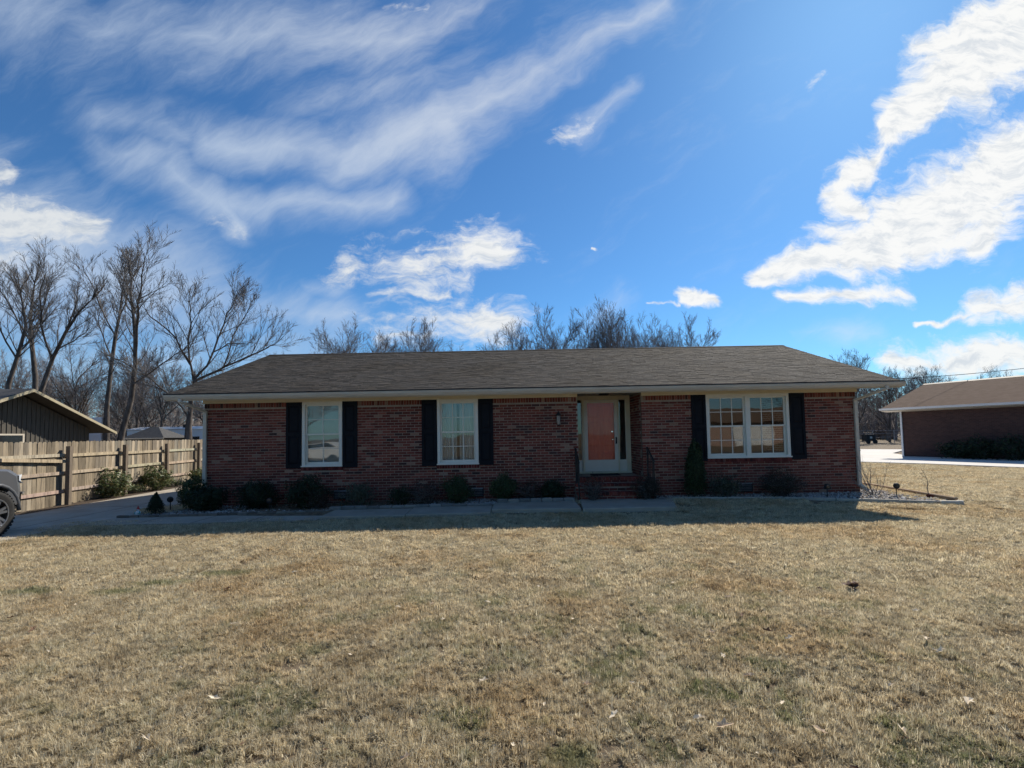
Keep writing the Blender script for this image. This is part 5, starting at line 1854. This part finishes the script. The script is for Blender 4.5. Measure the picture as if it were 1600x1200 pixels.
    # wheels: tyre, rim and paired spokes
    for (cx, sg) in ((FWX, -1), (FWX, 1), (RWX, -1), (RWX, 1)):
        w0 = sg * (HW - 0.10)
        c = (cx, w0, WR)
        b = MB().lathe(c, [(0.255, -0.10), (0.33, -0.125), (0.385, -0.12), (WR - 0.004, -0.085), (WR, 0), (WR - 0.004, 0.085), (0.385, 0.12), (0.33, 0.125), (0.255, 0.10)], 40, 'y', cap=False)
        for k in range(40):
            a = 2 * math.pi * k / 40
            for q in (-1, 1):
                ct = Vector((cx + math.cos(a) * WR, w0 + q * 0.082, WR + math.sin(a) * WR))
                rd, tg = Vector((math.cos(a), 0, math.sin(a))), Vector((-math.sin(a), 0, math.cos(a)))
                b.obox(ct, tg * 0.018, Vector((0, 0.036, 0)), rd * 0.010)
        wheel = put(b, 'wheel', 'rubber', t, True)
        y_ = w0 + sg * 0.07
        rim = put(MB().lathe((cx, y_, WR), [(0.268, -sg * 0.10), (0.272, sg * 0.045), (0.245, sg * 0.045), (0.235, -sg * 0.05), (0.03, -sg * 0.07)], 32, 'y', cap=False), 'rim', 'black_plastic', wheel)
        put(MB().lathe((cx, y_, WR), [(0.268, sg * 0.0455), (0.268, sg * 0.052), (0.246, sg * 0.052), (0.246, sg * 0.0455), (0.268, sg * 0.0455)], 32, 'y', cap=False), 'rim_lip', 'alloy', wheel)
        for k in range(6):
            a = 2 * math.pi * k / 6 + 0.25
            b = MB()
            for da in (-0.17, 0.17):
                p0 = Vector((math.cos(a + da * 0.5) * 0.045, 0, math.sin(a + da * 0.5) * 0.045))
                p1 = Vector((math.cos(a + da) * 0.25, 0, math.sin(a + da) * 0.25))
                md = Vector((cx, y_ + sg * 0.028, WR)) + (p0 + p1) / 2
                ax = (p1 - p0) / 2
                sd_ = Vector((-ax.z, 0, ax.x)).normalized()
                b.obox(md, ax, sd_ * 0.021, (0, 0.012, 0))
            put(b, 'spoke', 'alloy', wheel)
        put(MB().lathe((cx, y_, WR), [(0.055, sg * 0.01), (0.05, sg * 0.05), (0.02, sg * 0.055)], 14, 'y'), 'hub_cap', 'black_plastic', wheel)
    t.rotation_euler = (0, 0, H)
    t.scale = (1.03, 1.03, 1.075)
    return t


pickup()

# ------------------------------------------------------------------ small far things
t = thing('utility_cart', (40.7, 55, -0.1), 'small dark boxy cart on far grass between the two houses', 'cart')
MB().box(40.2, 41.2, 54.6, 55.4, 0.22, 0.95).build('box', 'black_plastic', t)
for x in (40.3, 41.1):
    MB().lathe((x, 54.58, 0.13), [(0.24, 0), (0.24, -0.09)], 14, 'y').build('wheel', 'rubber', t)
MB().tube([(40.2, 55, 0.95), (40.1, 55, 1.15), (41.2, 55, 1.15), (41.2, 55, 0.95)], 0.025, 5).build('handle', 'black_iron', t)
MB().box(40.55, 40.8, 54.58, 54.599, 0.5, 0.72).build('plate', 'galvanised', t)
cl = thing('wire_fence', (44, 58, -0.1), 'low wire fence with metal rail in front of the far wood at right', 'fence')
for k in range(9):
    x = 36 + k * 2.6
    MB().tube([(x, 58.5, -0.2), (x, 58.5, 1.35)], 0.035, 5).build('post', 'galvanised', cl)
for z in (0.55, 1.0, 1.35):
    MB().tube([(36, 58.5, z), (57, 58.5, z)], 0.018, 4).build('rail', 'galvanised', cl)
b = MB().tube([(39.5, 62, 0.0), (42.2, 62.3, 2.3), (43.0, 62.4, 2.9)], [0.13, 0.11, 0.08], 6)
solo(b, 'fallen_log', (39.5, 62, 0), 'timber', 'pale dead trunk leaning in the wood behind the wire fence', 'log')
pts = [(20 + 20 * k / 12, 30, 4.63 + 1.55 * k / 12 - 0.35 * (1 - (2 * k / 12 - 1) ** 2)) for k in range(13)]
b = MB().tube(pts, 0.016, 4)
solo(b, 'power_line', pts[0], 'black_plastic', 'thin black overhead wire crossing the sky above the brown roof', 'wire')

# ------------------------------------------------------------------ across the street (seen mirrored in the windows)
ac = thing('street_house', (28, -34, 0), 'brick house across the street mirrored in the double window', 'house')
MB().box(18, 40, -42, -34, -0.2, 2.7).build('wall', 'brick_across', ac)
MB().prism([(17.4, -33.4, 2.71), (17.4, -38, 4.6), (17.4, -42.6, 2.71)], (23.2, 0, 0)).build('roof', 'roof_brown', ac)
gd_ = MB().box(27.6, 32.4, -33.99, -33.93, -0.1, 2.25).build('garage_door', 'white_paint', ac)
for k in range(4):
    MB().box(27.7, 32.3, -33.929, -33.915, 0.02 + k * 0.55, 0.48 + k * 0.55).build('door_panel', 'white_paint', gd_)
for x in (20.5, 24, 36):
    MB().box(x - 0.6, x + 0.6, -33.99, -33.94, 0.9, 2.2).build('window', 'white_paint', ac)
cr = thing('parked_car', (-14.6, -10.4, -0.08), 'white car parked in the street mirrored in the left window', 'car')
b = MB()
pr = [(-2.2, 0.35), (-2.25, 0.75), (-1.9, 0.95), (-1.1, 1.0), (-0.5, 1.42), (1.2, 1.46), (1.9, 1.05), (2.2, 0.95), (2.25, 0.4)]
b.prism([(-14.6 + x, -11.3, z - 0.08) for x, z in pr], (0, 1.8, 0))
b.build('body', 'white_paint', cr)
b = MB()
b.prism([(-14.6 + x, -9.49, z - 0.08) for x, z in ((-0.85, 1.03), (-0.42, 1.36), (1.12, 1.40), (1.55, 1.06))], (0, 0.004, 0))
b.build('side_window', 'dark_glass', cr)
for x in (-16.0, -13.2):
    for y in (-11.35, -9.5):
        MB().lathe((x, y, 0.24), [(0.33, -0.0), (0.33, 0.06), (0.2, 0.065)], 18, 'y').build('wheel', 'rubber', cr)
for k, (x, y, sc) in enumerate(((-9, -24, 0.8), (4, -26, 0.9), (13, -22, 0.85), (-24, -28, 1.0), (-2, -45, 1.0), (-34, -40, 1.1), (45, -45, 1.1))):
    put_far(k % 3, (x, y, -0.1), k * 1.3, (sc, sc), 'bare tree across the street, seen only mirrored in the windows', 'bare trees across the street')

# ------------------------------------------------------------------ grass and fallen leaves
def patch(seed, radius, n, wid, leng, name, tuft):
    """a round piece of turf: blades in small tufts with thin spots between"""
    q = np.random.default_rng(seed)
    k = max(1, n // 22)
    r_ = radius * np.sqrt(q.random(k))
    a = q.uniform(0, 2 * np.pi, k)
    tc_ = np.stack([r_ * np.cos(a), r_ * np.sin(a), np.zeros(k)], 1)
    t_az, t_len, t_lean = q.uniform(0, 2 * np.pi, k), q.uniform(0.4, 1.35, k), np.clip(q.normal(0.8, 0.32, k), 0.1, 1.4)
    pal = np.array([(0.73, 0.62, 0.41), (0.62, 0.52, 0.335), (0.82, 0.73, 0.52), (0.50, 0.405, 0.255), (0.29, 0.23, 0.148), (0.88, 0.81, 0.62)])
    t_col = pal[q.choice(6, k, p=[.28, .25, .17, .15, .08, .07])]
    t_gr = q.random(k)
    i = q.integers(0, k, n)
    p = tc_[i] + np.concatenate([q.normal(0, tuft, (n, 2)), np.zeros((n, 1))], 1)
    L = leng * t_len[i] * q.uniform(0.6, 1.25, n)
    az = t_az[i] + q.normal(0, 0.9, n)
    lean = np.clip(t_lean[i] + q.normal(0, 0.28, n), 0.05, 1.5)
    hd = np.stack([np.cos(az), np.sin(az), np.zeros(n)], 1)
    side = np.stack([-np.sin(az), np.cos(az), np.zeros(n)], 1)
    w = (wid * q.uniform(0.6, 1.3, n))[:, None]
    l1 = lean * 0.6
    m_ = p + (hd * np.sin(l1)[:, None] + np.array((0, 0, 1)) * np.cos(l1)[:, None]) * (L * 0.5)[:, None]
    l2 = np.clip(lean * 1.25, 0, 1.7)
    tip = m_ + (hd * np.sin(l2)[:, None] + np.array((0, 0, 1)) * np.cos(l2)[:, None]) * (L * 0.5)[:, None]
    tw = side + np.array((0, 0, 1)) * q.normal(0, 0.4, n)[:, None]
    V = np.stack([p - side * w / 2, p + side * w / 2, m_ - tw * w * 0.45, m_ + tw * w * 0.45, tip], 1)
    f = np.array([(0, 1, 3), (0, 3, 2), (2, 3, 4)])
    F = (np.arange(n)[:, None, None] * 5 + f[None]).reshape(-1, 3)
    t = (0.55 * t_col[i] + 0.45 * pal[q.integers(0, 6, n)]) * q.uniform(0.8, 1.2, (n, 1))
    gs = (t_gr[i] * 0.6 + q.random(n) * 0.4 < 0.6).astype(float)
    me_ = npmesh(name, V.reshape(-1, 3), F, 'grass_blade', np.repeat(t, 5, 0), np.repeat(gs, 5))
    return bpy.data.objects.new(name, me_)


pc_near = bpy.data.collections.new('near_blades')
pc_far = bpy.data.collections.new('far_blades')
for k in range(6):
    pc_near.objects.link(patch(500 + k, 0.45, 9500, 0.0040, 0.048, 'blade_patch_near', 0.011))
    pc_far.objects.link(patch(600 + k, 0.62, 9500, 0.0080, 0.052, 'blade_patch_far', 0.024))

SLABS = [(-4.3, 10.42), (3.66, 10.6), (4.05, 12.25), (-4.3, 11.5)]


def lawn_points(seed, step, x0, x1, y0, y1, cond):
    """jittered grid, so that no bare gaps open between the pieces of turf"""
    q = np.random.default_rng(seed)
    X, Y = np.meshgrid(np.arange(x0, x1, step), np.arange(y0, y1, step))
    X = (X + (np.arange(X.shape[0]) % 2)[:, None] * step / 2).ravel()
    Y = Y.ravel()
    X, Y = X + q.uniform(-0.3, 0.3, X.size) * step, Y + q.uniform(-0.3, 0.3, Y.size) * step
    keep = cond(X, Y)
    for poly in (DRIVE, WALK, BED, NDRIVE, SLABS):
        keep &= ~inside_np(poly, X, Y)
    keep &= ~((X > -8.9) & (X < 9.3) & (Y > 12.1) & (Y < 23))
    keep &= ~((X > 23.0) & (Y > 20))
    X, Y = X[keep], Y[keep]
    return np.stack([X, Y, ground_z(X, Y) - 0.012], 1), q


def grass_object(name, pts, q, coll, label, s0, s1):
    me_ = bpy.data.meshes.new(name)
    me_.vertices.add(len(pts))
    me_.vertices.foreach_set('co', pts.astype(np.float32).ravel())
    a = me_.attributes.new('rotz', 'FLOAT_VECTOR', 'POINT')
    r_ = np.zeros((len(pts), 3), np.float32)
    r_[:, 2] = q.uniform(0, 6.28, len(pts))
    a.data.foreach_set('vector', r_.ravel())
    a = me_.attributes.new('sc', 'FLOAT_VECTOR', 'POINT')
    s_ = q.uniform(s0, s1, len(pts)).astype(np.float32)
    a.data.foreach_set('vector', np.stack([np.ones_like(s_), np.ones_like(s_), s_], 1).ravel())
    a = me_.attributes.new('pick', 'INT', 'POINT')
    a.data.foreach_set('value', q.integers(0, 6, len(pts)).astype(np.int32))
    o_ = bpy.data.objects.new(name, me_)
    COL.objects.link(o_)
    ng_ = bpy.data.node_groups.new(name + '_nodes', 'GeometryNodeTree')
    ng_.interface.new_socket('Geometry', in_out='INPUT', socket_type='NodeSocketGeometry')
    ng_.interface.new_socket('Geometry', in_out='OUTPUT', socket_type='NodeSocketGeometry')
    n_in, n_out = ng_.nodes.new('NodeGroupInput'), ng_.nodes.new('NodeGroupOutput')
    ci_ = ng_.nodes.new('GeometryNodeCollectionInfo')
    ci_.inputs['Collection'].default_value = coll
    ci_.inputs['Separate Children'].default_value = True
    ci_.inputs['Reset Children'].default_value = True
    ip = ng_.nodes.new('GeometryNodeInstanceOnPoints')
    ip.inputs['Pick Instance'].default_value = True
    lk = ng_.links.new
    lk(n_in.outputs[0], ip.inputs['Points'])
    lk(ci_.outputs[0], ip.inputs['Instance'])
    for nm, ty, sk in (('rotz', 'FLOAT_VECTOR', 'Rotation'), ('sc', 'FLOAT_VECTOR', 'Scale'), ('pick', 'INT', 'Instance Index')):
        na = ng_.nodes.new('GeometryNodeInputNamedAttribute')
        na.data_type = ty
        na.inputs['Name'].default_value = nm
        lk(na.outputs['Attribute'], ip.inputs[sk])
    lk(ip.outputs[0], n_out.inputs[0])
    md = o_.modifiers.new('blades', 'NODES')
    md.node_group = ng_
    tag(o_, label, 'grass', kind='stuff')
    return o_


wedge = lambda X, Y: (np.abs(X) < Y * 1.12 + 0.8)
P_, q_ = lawn_points(1, 0.46, -7.5, 7.5, 1.4, 5.6, wedge)
grass_object('near_grass', P_, q_, pc_near, 'short matted tan winter grass at the front of the lawn', 0.8, 1.25)
P_, q_ = lawn_points(2, 0.64, -13, 24, 5.2, 27, lambda X, Y: wedge(X, Y) & ((Y < 12.6) | (X > 9)))
grass_object('mid_grass', P_, q_, pc_far, 'tan winter grass of the lawn towards the house and right side', 0.75, 1.2)

# fallen leaves
lq = random.Random(44)


def leaf_mesh(k, tn):
    b = MB()
    n = 11
    out = []
    for i in range(n):
        a = 2 * math.pi * i / n
        r_ = (0.036 if i % 2 == 0 else 0.017) * lq.uniform(0.7, 1.3)
        out.append((r_ * math.cos(a) * 1.5, r_ * math.sin(a), 0.002 + 0.25 * abs(r_ * math.sin(a)) + lq.uniform(0, 0.010)))
    b.v = [(0, 0, 0.004)] + out + [(-0.075, 0.008, 0.012), (-0.03, 0.004, 0.006)]
    b.f = [(0, 1 + i, 1 + (i + 1) % n) for i in range(n)] + [(0, n + 2, n + 1)]
    b._t(len(b.v), tn)
    o_ = b.build('fallen_leaf', 'dead_leaf')
    me_ = o_.data
    bpy.data.objects.remove(o_)
    return me_


pale = [leaf_mesh(k, (0.80, 0.68, 0.50)) for k in range(5)] + [leaf_mesh(k, (0.60, 0.45, 0.30)) for k in range(3)]
brown = [leaf_mesh(k, (0.16, 0.09, 0.055)) for k in range(4)]
BIG = [(1.22, 5.07), (1.67, 3.53), (2.29, 4.12), (3.39, 4.06), (2.86, 3.14), (1.22, 2.95), (0.6, 3.09), (0.8, 3.47), (0.48, 3.46), (3.3, 3.83), (3.83, 4.69), (4.03, 5.97),
       (1.61, 3.84), (1.12, 3.04), (2.22, 2.87), (1.76, 2.88), (0.54, 4.67), (2.24, 5.16), (1.7, 4.29), (1.7, 3.18), (-1.2, 5.01), (-0.86, 5.11), (-2.06, 3.36), (-2.2, 2.94),
       (-0.62, 2.72), (-2.68, 4.65), (-0.29, 5.15), (-0.24, 3.53), (-3.86, 4.47), (-2.9, 6.41), (-1.34, 3.96)]
LEAVES = [(x, y, lq.uniform(0.75, 1.05), 0) for x, y in BIG] + [(x, y, 0.95, 1) for x, y in ((-4.03, 5.89), (-3.4, 5.77), (-4.58, 4.65), (-5.1, 4.94), (3.36, 5.4), (4.13, 6.9), (2.16, 4.67), (2.19, 4.27))]
for k in range(80):
    y = 2.1 + 8.5 * lq.random() ** 1.1
    x = lq.uniform(-1.0, 1.15) * y
    if inside(DRIVE, x, y) or inside(WALK, x, y) or inside(BED, x, y) or (x > -10 and x < -3 and y > 9.6):
        continue
    LEAVES.append((x, y, lq.uniform(0.3, 0.65), 1 if lq.random() < 0.25 else 0))
for (x, y, s_, br) in LEAVES:
    o = bpy.data.objects.new('fallen_leaf', lq.choice(brown if br else pale))
    COL.objects.link(o)
    o.location = (x, y, float(ground_z(x, y)) + 0.037)
    o.rotation_euler = (lq.gauss(0, 0.2), lq.gauss(0, 0.2), lq.uniform(0, 6.28))
    o.scale = (s_, s_ * lq.uniform(0.6, 1.0), s_ * lq.uniform(1.0, 1.8))
    if br:
        tag(o, 'dark brown curled dead leaf lying on the lawn', 'leaf', 'dark dead leaves on the lawn')
    else:
        tag(o, 'pale dry curled leaf lying on the lawn', 'leaf', 'pale dead leaves on the lawn')
b = MB()
for k in range(18):
    a = lq.uniform(0, 6.28)
    r_ = lq.uniform(0, 0.10)
    c = Vector((3.74 + math.cos(a) * r_ * 0.9, 5.42 + math.sin(a) * r_ * 0.8, -0.085 + lq.uniform(0, 0.06)))
    d1 = Vector((lq.gauss(0, 1), lq.gauss(0, 1), lq.gauss(0, .4))).normalized() * lq.uniform(0.03, 0.06)
    d2 = d1.cross(Vector((0, 0, 1)) + Vector((lq.gauss(0, .5), lq.gauss(0, .5), 0))).normalized() * 0.025
    i0 = len(b.v)
    b.v += [tuple(c - d1), tuple(c + d2), tuple(c + d1), tuple(c - d2)]
    b.f.append((i0, i0 + 1, i0 + 2, i0 + 3))
    b._t(4, (0.17, 0.10, 0.07))
solo(b, 'leaf_clump', (3.74, 5.42, -0.1), 'dead_leaf', 'dark brown clump of dead leaves on the right side of the lawn', 'leaf clump')
